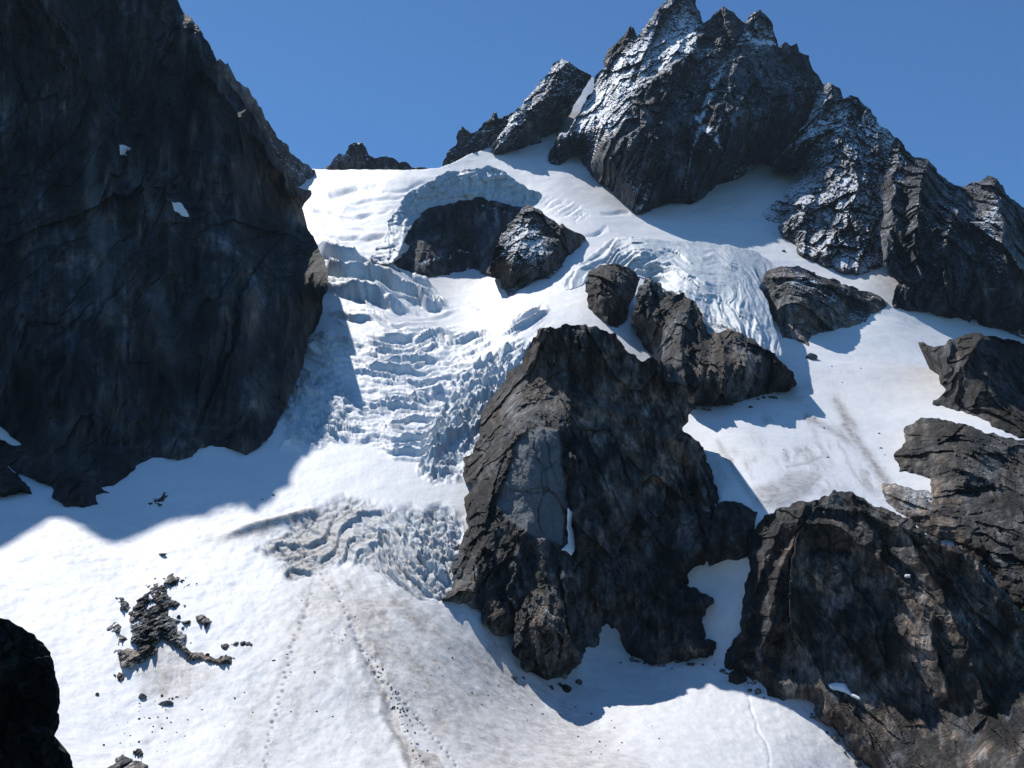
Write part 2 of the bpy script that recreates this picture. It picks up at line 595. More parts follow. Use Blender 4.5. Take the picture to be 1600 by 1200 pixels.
def rock_disp(seed, size=1.0, ang=0.0, st=1.6, big=1.0, gully=0.0, gw=14.0, blocks=1.0, bias=0.2):
    """ang: dip of the blocks; st: how much longer they are along the dip; gully: strength of the vertical ribs"""
    ca, sa = math.cos(ang), math.sin(ang)

    def f(X, Z, U, V, D):
        x = (X * ca + Z * sa) / size
        z = (-X * sa + Z * ca) / size
        wx = x + (fbm(x / 14, z / 20, 2, seed + 5) - 0.5) * 1.4 + (fbm(x / 1.6, z / 1.6, 2, seed + 15) - 0.5) * 0.6
        wz = z + (fbm(x / 14, z / 14, 2, seed + 6) - 0.5) * 1.4 + (fbm(x / 1.6, z / 1.6, 2, seed + 16) - 0.5) * 0.6
        h = big * 2.6 * (fbm(wx / 24, wz / (24 * st), 3, seed) - 0.5) * 2
        if gully:
            h = h + gully * 5.0 * (ridged(wx / gw, wz / (gw * 6), 3, seed + 8) - 0.4)
        mod = 0.35 + 1.1 * fbm(x / 18, z / 18, 3, seed + 60)
        for k, (s, a, bb, sk) in enumerate(((15, 5.6, bias, 0.0), (6.2, 3.8, bias * 0.8, 0.25), (2.6, 2.0, 0.25, -0.3), (1.15, 0.95, 0.2, 0.3), (0.55, 0.42, 0.1, 0.0))):
            v, j = facet(wx / s + sk * wz / (s * st), wz / (s * st) - sk * 0.3 * wx / s, seed + 40 + k, bb)
            h = h + blocks * a * (v - (0.05 if k < 2 else 0.02) * np.exp(-j * 14)) * (1 if k < 1 else mod)
        h = h + 1.3 * (fbm(x / 2.6, z / (2.6 * st ** 0.5), 4, seed + 9, 0.65) - 0.5)
        h = h + 0.9 * (ridged(wx / 3.2, wz / (3.2 * st * 1.5), 3, seed + 19, 0.6) - 0.4)
        return h
    return f


# ------------------------------------------------------------ feature masks on the snow
def inpoly(U, V, poly, feather):
    lo = np.min(poly, 0) - 3 * feather
    hi = np.max(poly, 0) + 3 * feather
    m = np.zeros(U.shape)
    s = (U > lo[0]) & (U < hi[0]) & (V > lo[1]) & (V < hi[1])
    if s.any():
        d, _, _ = sdf(U[s], V[s], np.array(poly, float))
        m[s] = sstep(-feather, feather, d + (fbm(U[s] / 22, V[s] / 22, 3, 77) - 0.5) * feather * 1.5)
    return m


def line_dist(U, V, pts):
    best = np.full(U.shape, 1e9)
    along = np.zeros(U.shape)
    acc = 0.0
    for (ax, ay), (bx, by) in zip(pts[:-1], pts[1:]):
        ex, ey = bx - ax, by - ay
        L = math.hypot(ex, ey)
        t = np.clip(((U - ax) * ex + (V - ay) * ey) / (L * L), 0, 1)
        d = np.hypot(U - ax - t * ex, V - ay - t * ey)
        m = d < best
        best = np.where(m, d, best)
        along = np.where(m, acc + t * L, along)
        acc += L
    return best, along


REG = {
    'main_fall': [(478, 545), (505, 520), (560, 530), (640, 515), (720, 525), (800, 520), (830, 545), (790, 600), (750, 650), (720, 700), (690, 740), (640, 720), (560, 690), (510, 685), (440, 700), (455, 625)],
    'left_fall': [(445, 690), (440, 640), (470, 590), (520, 585), (560, 620), (545, 670), (500, 700)],
    'left_seracs': [(500, 380), (520, 385), (560, 405), (600, 415), (660, 440), (700, 480), (660, 492), (600, 480), (545, 470), (515, 450)],
    'mid_waves': [(560, 470), (640, 440), (700, 470), (760, 490), (850, 480), (860, 520), (740, 530), (600, 530), (540, 520), (520, 490)],
    'right_seracs': [(835, 535), (800, 600), (755, 660), (730, 720), (715, 750), (680, 755), (655, 735), (680, 690), (690, 640), (720, 590), (760, 555), (800, 540)],
    'snout': [(405, 860), (440, 830), (480, 805), (540, 775), (620, 795), (690, 790), (725, 800), (718, 850), (712, 905), (690, 935), (655, 935), (610, 910), (580, 885), (540, 880), (500, 895), (450, 908), (435, 895), (440, 880)],
    'snout_deep': [(640, 800), (700, 795), (725, 830), (712, 905), (690, 935), (655, 900), (650, 850)],
    'ridge': [(325, 848), (400, 820), (480, 797), (500, 803), (440, 825), (380, 845)],
    'shelf': [(510, 300), (560, 285), (610, 290), (580, 305), (530, 315)],
    'gully_dirt': [(1180, 790), (1175, 760), (1240, 740), (1285, 735), (1270, 770), (1220, 795)],
    'field_dirt': [(1200, 650), (1260, 640), (1330, 680), (1385, 730), (1400, 780), (1300, 770), (1180, 790), (1130, 760), (1110, 700), (1150, 680)],
    'fan': [(500, 880), (560, 890), (640, 925), (730, 960), (830, 1060), (960, 1150), (1040, 1210), (1040, 1300), (200, 1300), (330, 1180), (400, 1050), (440, 940)],
    'up_crev': [(490, 330), (560, 320), (640, 300), (640, 330), (600, 380), (570, 400), (520, 375)],
    'peak_crev': [(845, 310), (900, 320), (925, 340), (900, 345), (860, 330)],
}


def terr(px, pv, sx, sv, sd, thr=0.38):      # curved crevasse steps: a slow rise, then a sharp drop on the valley side
    ph = pv / sv + 1.6 * (vn(px / (sx * 0.8), pv / (sv * 5), sd) - 0.5) + 0.5 * (vn(px / (sx * 0.25), pv / (sv * 2), sd + 1) - 0.5)
    k = np.floor(ph)
    t = ph - k
    a_ = sstep(thr, thr + 0.3, vn(px / sx + k * 5.31, k * 3.77, sd + 2))
    up = np.where(t < 0.86, (t / 0.86) ** 1.7, 1 - (t - 0.86) / 0.14)
    return a_ * (up - 0.35 * np.exp(-((t - 0.02) / 0.07) ** 2))


def snow_shape(P, U, V, D):
    z = np.zeros(U.shape)
    M = {k: inpoly(U, V, p, 9) for k, p in REG.items()}
    # gentle undulation everywhere
    X, Y = P[:, 0], P[:, 1]
    z += 1.6 * (fbm(X / 45, Y / 45, 4, 3) - 0.5) * np.clip(D / 250, 0.4, 2.2)
    z += 0.12 * (fbm(X / 3, Y / 3, 3, 13) - 0.5)
    # wavy crevasses of the main ice fall
    bend = V + np.where(U < 650, 0.0007, 0.0019) * (U - 650) ** 2
    wx = U + 30 * (fbm(U / 60, V / 60, 3, 21) - 0.5)
    wv = bend + 26 * (fbm(U / 70, V / 45, 3, 22) - 0.5)
    f1, j1 = facet(wx / 75, wv / 10, 31, 0.9)
    f2, j2 = facet(wx / 34, wv / 5.5, 32, 0.9)
    t1_ = terr(wx, wv, 110, 21, 33)
    t2_ = terr(wx, wv, 60, 10, 51, 0.28)
    t3_ = terr(wx, wv, 30, 5.5, 58, 0.25)
    patchy = sstep(0.30, 0.60, fbm(U / 70, bend / 28, 3, 55))
    crev = (2.9 * t1_ + 2.0 * t2_ + 1.15 * t3_) * (0.45 + 0.6 * patchy) + 0.5 * (fbm(U / 8, V / 5, 3, 56) - 0.5)
    m = np.maximum(M['main_fall'], 0.0)
    z += m * crev * 0.95
    m2 = M['mid_waves']
    z += m2 * (2.8 * terr(wx, wv, 140, 17, 35, 0.42) + 1.0 * terr(wx, wv, 70, 8, 36, 0.42)) * (0.2 + patchy)
    z += M['left_fall'] * (0.5 * f2 + 2.6 * (fbm(U / 14, V / 12, 5, 36, 0.6) - 0.5)) * 1.6
    # blocky seracs at the edges
    s1, k1 = facet((U + V * 0.4) / 20, (V - U * 0.4) / 14, 41, 0.7)
    s2, k2 = facet((U + V * 0.4) / 8, (V - U * 0.4) / 6, 42, 0.5)
    sb = 3.6 * s1 + 1.5 * s2 - 1.6 * np.exp(-k1 * 9) - 0.5 * np.exp(-k2 * 9)
    z += M['right_seracs'] * (0.38 * sb + 2.6 * terr(U * 0.7 - V * 0.7, V * 0.7 + U * 0.7, 90, 20, 53, 0.3) + 1.2 * terr(U * 0.7 - V * 0.7, V * 0.7 + U * 0.7, 50, 9, 63, 0.3) + 1.6 * (fbm(U / 10, V / 9, 4, 54, 0.6) - 0.5))
    s3, k3 = facet((U - V * 0.6) / 46, (V + (U - 500) * -0.42) / 13, 43, 0.9)
    z += M['left_seracs'] * (8.5 * terr(U * 0.93 + V * 0.36, V * 0.93 - U * 0.36, 110, 27, 57, 0.25) + 3.0 * terr(U * 0.93 + V * 0.36, V * 0.93 - U * 0.36, 50, 10, 64, 0.3) + 1.6 * (fbm(U / 16, V / 9, 4, 38) - 0.5))
    # snout: broken grey ice with slanting crevasses
    t1, l1 = facet((U * 0.85 - V * 0.52) / 26, (V * 0.85 + U * 0.52) / 9, 44, 0.6)
    t2, l2 = facet(U / 8, V / 6, 45, 0.4)
    tw = fbm(U / 40, V / 40, 3, 46) * 3
    tr = 1.3 * terr(U * 0.7 + V * 0.7, V * 0.7 - U * 0.7, 60, 17, 47, 0.3) + 0.6 * terr(U * 0.7 + V * 0.7, V * 0.7 - U * 0.7, 30, 8, 66, 0.3)
    lf = 1.3 * terr(U * 0.86 - V * 0.5, V * 0.86 + U * 0.5, 90, 26, 48, 0.3) + 0.5 * terr(U * 0.86 - V * 0.5, V * 0.86 + U * 0.5, 40, 9, 65, 0.3)
    z += 0.8 * M['snout'] * (np.where(U > 590, 0.8, 0.3) * 1.6 * tr + 1.0 * lf * sstep(640, 560, U) + 0.25 * t1 + 1.0 * (fbm(U / 10, V / 9, 5, 49, 0.65) - 0.5) - 1.2)
    z += M['snout_deep'] * (1.2 * s1 + 0.7 * s2 - 0.9 * np.exp(-k1 * 8) - 0.5)
    # dark debris ridge running to the left of the snout
    d, al = line_dist(U, V, [(330, 846), (400, 826), (450, 812), (490, 800)])
    z += 1.5 * np.exp(-(d / 6) ** 2) * sstep(0, 60, al)
    for dd, (pts, dep, wd) in enumerate([
            ([(490, 330), (560, 338), (610, 328)], 2.2, 2.5), ([(486, 362), (530, 372), (575, 372), (600, 366)], 2.4, 2.5),
            ([(515, 305), (560, 297), (600, 290)], 3.0, 5.0), ([(600, 300), (640, 296), (670, 285)], 2.0, 2.5),
            ([(520, 320), (600, 312), (650, 300)], 1.6, 2.0), ([(880, 262), (915, 262)], 0.8, 2.0),
            ([(905, 375), (940, 362), (950, 360)], 1.5, 2.0), ([(920, 370), (950, 357)], 1.2, 2.0), ([(940, 332), (985, 332)], 2.0, 2.5),
            ([(1080, 325), (1130, 325), (1160, 318)], 1.5, 2.5),
            ([(655, 745), (668, 738), (680, 722)], 0.8, 2.0)]):
        d, al = line_dist(U + 6 * (fbm(U / 20, V / 20, 2, 60 + dd) - 0.5), V + 8 * (fbm(U / 25, V / 25, 2, 80 + dd) - 0.5), pts)
        z -= dep * np.exp(-(d / wd) ** 2) * np.sqrt(np.clip(np.sin(np.pi * al / (al.max() + 1e-6)), 0, 1))
    z += M['peak_crev'] * (1.5 * f1 - 1.8 * np.exp(-j1 * 9))
    z += M['up_crev'] * (1.8 * ridged(wx / 120, (V + 0.1 * U) / 20, 2, 37) ** 3 - 0.8)
    # debris furrow in the fan, and the small sliding furrows
    d, al = line_dist(U + 16 * (fbm(U / 30, V / 22, 3, 97) - 0.5), V, [(545, 940), (560, 1000), (590, 1060), (610, 1120), (640, 1180), (660, 1230)])
    fz = sstep(0, 90, al) * fbm(U / 12, V / 12, 3, 98)
    z -= 0.65 * fz * np.exp(-(d / 7) ** 2)
    z += 0.35 * fz * np.exp(-((d - 13) / 7) ** 2)
    d, al = line_dist(U + 10 * (fbm(U / 20, V / 20, 3, 96) - 0.5), V, [(1170, 1085), (1180, 1120), (1195, 1160), (1215, 1230)])
    z -= 0.22 * np.exp(-(d / 2.2) ** 2) * fbm(U / 9, V / 9, 3, 99) * 1.4
    # hollow below the rubble patch
    d = np.hypot((U - 285) / 80, (V - 1060) / 55)
    z -= 0.25 * np.exp(-d ** 2)
    # footprints: two trails
    rnd = random.Random(5)
    for pts, gap in (([(486, 930), (470, 975), (455, 1010), (445, 1060), (432, 1110), (420, 1160), (412, 1210)], 9.0),
                     ([(500, 900), (530, 930), (545, 970), (575, 1035), (600, 1065), (640, 1110), (680, 1155), (720, 1205)], 9.0)):
        side = 1
        for (ax, ay), (bx, by) in zip(pts[:-1], pts[1:]):
            L = math.hypot(bx - ax, by - ay)
            k = int(L / gap)
            for j in range(k):
                t = j / k
                x = ax + (bx - ax) * t + side * 1.8 + rnd.uniform(-1, 1)
                y = ay + (by - ay) * t + rnd.uniform(-1.2, 1.2)
                side = -side
                s = (np.abs(U - x) < 9) & (np.abs(V - y) < 7)
                z[s] -= 0.42 * np.exp(-(((U[s] - x) / 2.2) ** 2 + ((V[s] - y) / 1.5) ** 2))
                z[s] += 0.10 * np.exp(-(((U[s] - x - 1) / 3.4) ** 2 + ((V[s] - y - 3.2) / 1.6) ** 2))
    # small sun cups on the fan
    near = sstep(330, 160, D) * (V > 780)
    z += near * (0.34 * (fbm(X / 1.7, Y / 2.6, 3, 91) - 0.5) + 0.5 * (fbm(X / 7, Y / 14, 3, 92) - 0.5))
    snow_shape.M = M
    P = P.copy()
    k = np.clip(1 - np.abs(D - 0) / 1e9, 0, 1)
    P[:, 2] += z * 0.8 * k
    P[:, 1] -= z * 0.45 * k
    return P


def snow_attrs(U, V, P):
    M = snow_shape.M
    n1 = fbm(U / 9, V / 9, 4, 101, 0.6)
    n2 = fbm(U / 40, V / 40, 3, 102)
    ang = np.arctan2(V - 840, U - 510)
    rad = np.hypot(V - 840, U - 510)
    streak = fbm(ang * 14 + 1.2 * fbm(U / 30, V / 30, 3, 108), rad / 90, 5, 103, 0.6)
    s2 = fbm(ang * 60, rad / 90, 3, 104)
    fanm = inpoly(U, V, REG['fan'], 30)
    low = 0.7 * fbm(U / 130, V / 130, 3, 109, 0.5) + 0.3 * fbm(ang * 7, rad / 160, 4, 111, 0.6)
    base_ = np.clip(0.22 + 0.50 * sstep(0.36, 0.62, low), 0, 1) * (0.5 + 0.5 * sstep(430, 600, U))
    dirt = fanm * (0.14 + 0.80 * base_ + 1.4 * np.clip(streak - 0.50, 0, 1) * sstep(0.30, 0.62, low) + 0.18 * np.clip(s2 - 0.5, 0, 1)) * (0.6 + 0.4 * sstep(700, 80, rad))
    # brown bands to either side of the furrow
    for pts, w, k in (([(545, 930), (570, 1000), (620, 1090), (690, 1180), (740, 1240)], 26, 0.30), ([(505, 890), (520, 930), (560, 1010), (600, 1090), (650, 1200)], 13, 0.55),
                      ([(640, 1000), (720, 1060), (830, 1130), (920, 1200)], 45, 0.34), ([(470, 900), (400, 1000), (300, 1110), (250, 1200)], 26, 0.18)):
        d, al = line_dist(U, V, pts)
        dirt = np.maximum(dirt, k * np.exp(-(d / w) ** 2) * (0.35 + 1.1 * streak))
    d, al = line_dist(U, V, [(575, 1030), (590, 1065), (610, 1120), (632, 1170), (665, 1215)])
    dirt = np.maximum(dirt, 1.3 * np.exp(-(d / (6 + al / 18)) ** 2) * (0.4 + 0.9 * n1))
    dirt = np.maximum(dirt, inpoly(U, V, [(632, 1172), (650, 1168), (680, 1178), (705, 1215), (640, 1230)], 4) * 1.1)
    # below the rubble patch
    dirt = np.maximum(dirt, inpoly(U, V, [(205, 1045), (245, 1000), (275, 990), (300, 1030), (345, 1045), (310, 1085), (262, 1095), (225, 1090)], 9) * (0.25 + 0.6 * fbm(U / 4, V / 22, 3, 107)))
    dirt = np.maximum(dirt, inpoly(U, V, [(240, 1046), (275, 1040), (262, 1090), (248, 1090)], 3) * 0.8)
    dirt = np.maximum(dirt, 0.5 * np.exp(-(line_dist(U, V, [(262, 1095), (250, 1130), (225, 1170)])[0] / 12) ** 2) * n1)
    # snout and its ridge
    dirt = np.maximum(dirt, M['snout'] * np.clip(0.42 + 0.55 * sstep(640, 440, U) + 1.3 * (n1 - 0.5), 0, 1) * 0.9)
    dirt = np.maximum(dirt, M['ridge'] * 0.95)
    # smears across the right-hand snowfield
    sl = fbm((U - V * 0.62) / 11 + 1.5 * fbm(U / 25, V / 25, 3, 110), (V + U * 0.62) / 42, 5, 105, 0.65)
    dirt = np.maximum(dirt, M['field_dirt'] * np.clip(0.12 + 2.0 * (sl - 0.48), 0, 1) * sstep(0.30, 0.66, n2) * 1.2)
    dirt = np.maximum(dirt, M['gully_dirt'] * (0.45 + 0.6 * n1))
    for pts, w, k in (([(1305, 625), (1320, 650), (1335, 668)], 8, 1.0), ([(1262, 652), (1300, 672), (1325, 690)], 6, 0.9),
                      ([(1322, 665), (1350, 705), (1385, 750)], 8, 1.0), ([(1230, 730), (1260, 722), (1285, 712)], 3, 0.8), ([(1215, 775), (1260, 765), (1280, 745)], 5, 0.9), ([(1120, 690), (1150, 740), (1180, 785)], 5, 0.6), ([(1310, 690), (1335, 740), (1350, 760)], 3, 0.6),
                      ([(1235, 610), (1260, 600)], 8, 0.3), ([(1220, 615), (1250, 620)], 8, 0.3), ([(1330, 560), (1300, 600)], 3, 0.12)):
        d, al = line_dist(U + 8 * (fbm(U / 12, V / 12, 3, 106) - 0.5), V, pts)
        dirt = np.maximum(dirt, k * np.exp(-(d / w) ** 2) * (0.3 + 1.1 * sl))
    dirt = np.clip(dirt + (0.16 * n2 + 0.06) * sstep(740, 960, V), 0, 1)
    ice = np.maximum.reduce([M['main_fall'] * 0.22 * (0.2 + 1.2 * n1), M['left_fall'] * 0.75, M['right_seracs'] * (0.35 + 0.6 * n1), M['snout'] * 0.6,
                             M['left_seracs'] * (0.1 + 0.7 * n1), M['mid_waves'] * 0.2 * n1, M['shelf'] * 0.25])
    return {'dirt': dirt, 'ice': np.clip(ice, 0, 1)}


# ------------------------------------------------------------ the glacier
SNOW_POLY = [(-300, 480), (100, 380), (300, 310), (440, 262), (500, 264), (560, 265), (620, 264), (665, 263), (688, 262), (702, 257), (740, 240), (765, 230),
             (800, 205), (850, 165), (900, 128), (918, 121), (926, 121), (934, 123), (945, 130), (1000, 135), (1100, 150), (1250, 180), (1330, 240), (1400, 300), (1500, 400),
             (1600, 480), (1900, 560), (1900, 1400), (1500, 1500), (-300, 1500)]
g = relief("glacier", SNOW_POLY, MAT['snow'], inner=SNOW_CTRL, amp=0, seed=3, back=60, drop=0.8, shrink=0.0, roughen=0.5, clamp=False,
           fine=snow_shape, attrs_fn=snow_attrs, embed=0.0, soft=2e-4)
tag(g, kind='structure')


# ------------------------------------------------------------ rock masses
def thing(o, label, cat, group=None):
    return tag(o, label, cat, group)


def crest_depth(pu, pv, cv):
    """depth of the point that throws its shadow on snow pixel (pu,pv) and stands at picture height cv"""
    p = point(pu, pv, float(snow_depth(pu, pv)))
    lo, hi = 0.0, 3000.0
    for _ in range(60):
        t = (lo + hi) / 2
        if pixel(p + t * S)[1] > cv:
            lo = t
        else:
            hi = t
    q = p + t * S
    return float(pixel(q)[0]), cv, float(q[1])


def lines_dust(base, lines, polys=()):
    def f(U, V):
        d = np.full(U.shape, float(base))
        for pts, w, k in lines:
            wu = U + (fbm(U / 9, V / 9, 3, 611) - 0.5) * 10
            dd, al = line_dist(wu, V, pts)
            d = np.maximum(d, base + k * np.exp(-(dd / w) ** 2) * (0.55 + 0.9 * fbm(U / 6, V / 6, 3, 612)))
        for pl, k in polys:
            d = d + k * inpoly(U, V, pl, 10)
        return d
    return f


main_dust = lines_dust(-0.14, [([(1165, 50), (1140, 90), (1115, 130), (1097, 180), (1085, 230), (1070, 280), (1062, 318)], 3.5, 0.95), ([(1088, 185), (1100, 198), (1110, 206)], 5, 1.1),
                               ([(1120, 215), (1130, 240), (1142, 272)], 5, 1.2), ([(1135, 272), (1165, 262)], 6, 1.1), ([(1150, 225), (1148, 275)], 3, 0.8), ([(1165, 240), (1160, 268)], 3, 0.8), ([(1060, 322), (1066, 290)], 6, 0.9),
                               ([(1078, 224), (1110, 236)], 2.5, 0.8), ([(1165, 62), (1210, 68)], 3, 1.0), ([(1000, 325), (1020, 290)], 3, 0.8)],
                       [([(940, 108), (1000, 55), (1060, -10), (1098, 40), (1085, 75), (1040, 110), (1005, 130), (972, 190), (925, 235), (900, 200), (925, 150)], 0.56), ([(1165, 20), (1200, 25), (1220, 80), (1170, 85)], 0.4),
                        ([(860, 200), (930, 150), (960, 200), (910, 250), (858, 250)], 0.22), ([(940, 260), (1010, 270), (1060, 320), (1000, 335), (960, 300)], 0.25)])

edge = [(0, 870, -75), (45, 825, -85), (80, 810, -40), (115, 822, -80), (150, 842, -90), (185, 855, -95), (230, 838, -90), (300, 812, -75), (355, 795, -20)]
crest = [crest_depth(*e) for e in edge]
right_edge = [crest_depth(*e) for e in [(395, 780, 35), (440, 752, 98), (480, 705, 145), (520, 685, 190)]]
low_edge = [crest_depth(*e) for e in [(556, 640, 430)]]
print("CREST", [tuple(round(x) for x in c) for c in crest + right_edge + low_edge])


def dat(c, u):
    return c[2]


wall_poly = [(-420, -60, crest[0][2] * 0.98)] + [(c[0], c[1], c[2]) for c in crest] + [
    (280, 0, crest[-1][2] - 7), (288, 18), (300, 25), (315, 45, right_edge[0][2]), (330, 75), (340, 98, right_edge[1][2]), (345, 115), (372, 150, right_edge[2][2]),
    (400, 190, right_edge[3][2]), (430, 235), (450, 272), (462, 290), (487, 298), (487, 303), (475, 315), (472, 325), (480, 350, 440), (490, 372), (497, 385),
    (505, 400), (512, 425, low_edge[0][2]), (513, 455, low_edge[0][2] - 12), (505, 470), (503, 490, 355), (490, 520), (483, 530), (478, 550, 325), (470, 580), (462, 600), (452, 625),
    (440, 650), (428, 670), (420, 690), (385, 708), (360, 700), (330, 695), (310, 700), (300, 712), (275, 718), (240, 715), (215, 730), (205, 745),
    (180, 762), (160, 762), (175, 772), (152, 775), (158, 790), (130, 797), (100, 790), (80, 778), (84, 766), (60, 752), (20, 735), (12, 728), (30, 745), (48, 760), (50, 772), (30, 770), (10, 778),
    (-10, 775), (-420, 790)]
# outline points without a depth take it along the outline between those that have one
def fill(poly, contact_after=None, snow_from=None):
    out = [list(p) for p in poly]
    known = [i for i, p in enumerate(out) if len(p) > 2]
    for a, b in zip(known[:-1], known[1:]):
        L = [0.0]
        for i in range(a + 1, b + 1):
            L.append(L[-1] + math.hypot(out[i][0] - out[i - 1][0], out[i][1] - out[i - 1][1]))
        for i in range(a + 1, b):
            out[i] = [out[i][0], out[i][1], out[a][2] + (out[b][2] - out[a][2]) * L[i - a] / L[-1]]
    return [tuple(p) for p in out]


def wall_attr(U, V, P):
    m = np.zeros(U.shape)
    for pts, w, k in (([(150, 190), (140, 260), (150, 330), (165, 420), (170, 500)], 11, 0.9), ([(205, 270), (225, 300), (235, 330)], 13, 0.8), ([(220, 430), (245, 480), (270, 560)], 16, 0.55),
                      ([(240, 440), (262, 490)], 9, 0.7), ([(225, 10), (230, 25)], 7, 0.6), ([(330, 150), (345, 200)], 12, 0.5), ([(255, 650), (262, 710)], 8, 0.5), ([(110, 680), (120, 720)], 16, 0.4)):
        dd, al = line_dist(U + 14 * (fbm(U / 18, V / 30, 3, 701) - 0.5), V, pts)
        m = np.maximum(m, k * np.exp(-(dd / w) ** 2))
    return {'slab': m * (0.35 + 1.1 * fbm(U / 9, V / 26, 4, 702, 0.6))}


wall = relief("rock_wall", fill(wall_poly), MAT['wall'],
              inner=[(200, 400, 312), (350, 400, 328), (50, 400, 292), (250, 600, 272), (400, 600, 288), (100, 600, 256), (440, 450, 330), (200, 150, 368), (320, 200, 362), (60, 150, 340), (-300, 300, 300)],
              amp=1.35, seed=11, bulge=0, back=70, drop=0.5, shrink=0.12, disp=rock_disp(11, 1.9, 0.08, 5.5, 0.9, 2.4, 10.0, 0.8, 0.1), roughen=1.8, attrs_fn=wall_attr,
              dust=lines_dust(-1.0, [([(325, 112), (345, 145), (352, 175)], 10, 1.15), ([(330, 190), (350, 200)], 6, 1.1), ([(385, 180), (405, 215), (430, 250)], 9, 1.05), ([(130, 10), (100, 80)], 5, 0.9)]),
              ribs=[([(75, 0), (120, 80), (150, 150), (172, 230), (180, 330)], 22, 10), ([(175, 200), (200, 330), (230, 450)], 20, -8), ([(230, 0), (255, 150), (262, 300), (270, 430)], 20, 8), ([(300, 60), (345, 150), (400, 215), (440, 265), (475, 320)], 14, 10),
                    ([(270, 200), (300, 330), (310, 450)], 22, -8), ([(360, 260), (370, 400), (390, 560), (400, 680)], 26, 7), ([(215, 400), (245, 520), (260, 620), (285, 710)], 14, 7), ([(170, 480), (190, 600), (215, 730)], 14, 6),
                    ([(120, 560), (125, 700), (140, 780)], 14, 5), ([(40, 480), (70, 620), (95, 760)], 16, 5), ([(310, 560), (310, 690)], 12, -5), ([(440, 380), (450, 500), (440, 620)], 20, 5)])
thing(wall, "huge dark shaded rock wall filling the left side of the valley", "rock wall")

ridge = relief("rock_ridge", [(325, 120, 640), (335, 98, 650), (342, 97, 650), (352, 108, 655), (356, 97, 655), (360, 106, 655), (365, 120, 660), (385, 140, 680), (398, 160, 690), (412, 183, 700),
                              (430, 210, 720), (450, 230, 740), (468, 250, 760), (492, 264, 780), (488, 275, 780), (470, 300, 740), (400, 260, 700), (350, 200, 650)],
               MAT['peak'], amp=1.8, seed=12, bulge=6, bw=15, back=60, disp=rock_disp(12, 2.6, 0.6, 2.0, 0.8), roughen=2.8, clamp=False, dust=lines_dust(-0.05, []))
thing(ridge, "snow speckled ridge running down behind the dark left wall to the snowy col", "ridge")

far = relief("rock_peak", [(500, 268, 900), (515, 255, 905), (528, 238, 905), (538, 240, 905), (546, 228, 905), (558, 223, 905), (565, 221, 905), (573, 228, 905), (578, 240, 905), (590, 245, 905),
                           (603, 246, 905), (615, 248, 905), (625, 254, 905), (635, 250, 905), (645, 258, 905), (665, 262, 905), (672, 272, 905), (580, 280, 905)],
             MAT['peak'], amp=1.5, seed=13, bulge=4, bw=12, back=60, disp=rock_disp(13, 2.4, 0.0, 1.3, 0.8), roughen=2.2, clamp=False, dust=lines_dust(-0.05, []))
thing(far, "small jagged dark peak rising behind the flat snowy col", "peak")

pinn = relief("rock_pinnacles", [(690, 265, 900), (697, 245, 900), (702, 233, 900), (712, 224, 900), (717, 205, 900), (722, 197, 900), (727, 202, 900), (732, 212, 900), (745, 203, 905), (756, 190, 905),
                                 (768, 182, 905), (775, 176, 905), (779, 185, 905), (800, 176, 910), (830, 160, 920), (850, 240, 920), (760, 260, 905)],
              MAT['peak'], amp=1.6, seed=14, bulge=5, bw=14, back=60, disp=rock_disp(14, 2.6, -0.7, 2.0, 0.8), roughen=1.8, clamp=False, dust=lines_dust(-0.05, []))
thing(pinn, "low dark ridge with a small thumb shaped pinnacle on the snow skyline", "ridge")

lsum = relief("rock_peak", [(765, 233), (777, 218, 868), (788, 200, 880), (800, 180, 900), (815, 160, 915), (832, 140, 930), (845, 125, 940), (860, 112, 950), (868, 98, 955), (880, 92, 960), (890, 96, 960), (897, 103, 962),
                            (915, 113, 985), (923, 119, 1000), (918, 130, 1000), (909, 146, 985), (899, 162, 970), (890, 180, 960), (882, 197, 945), (872, 207), (850, 218), (835, 222), (815, 235), (803, 243), (790, 244),
                            (785, 238), (775, 246)],
              MAT['peak'], inner=[(840, 180, 885), (820, 210, 866), (870, 150, 915), (880, 125, 940)], amp=2.0, seed=15, bulge=0, steep=(860, 0.7), back=50, disp=rock_disp(15, 2.3, -0.55, 2.4, 0.8, 0.8, 9, 2.2), roughen=1.8, dust=lines_dust(0.10, []), ribs=[([(880, 95), (860, 140), (820, 190), (780, 235)], 9, 12), ([(890, 110), (880, 150), (850, 205)], 9, 10)])
thing(lsum, "pointed snow streaked peak left of the narrow white couloir", "peak")

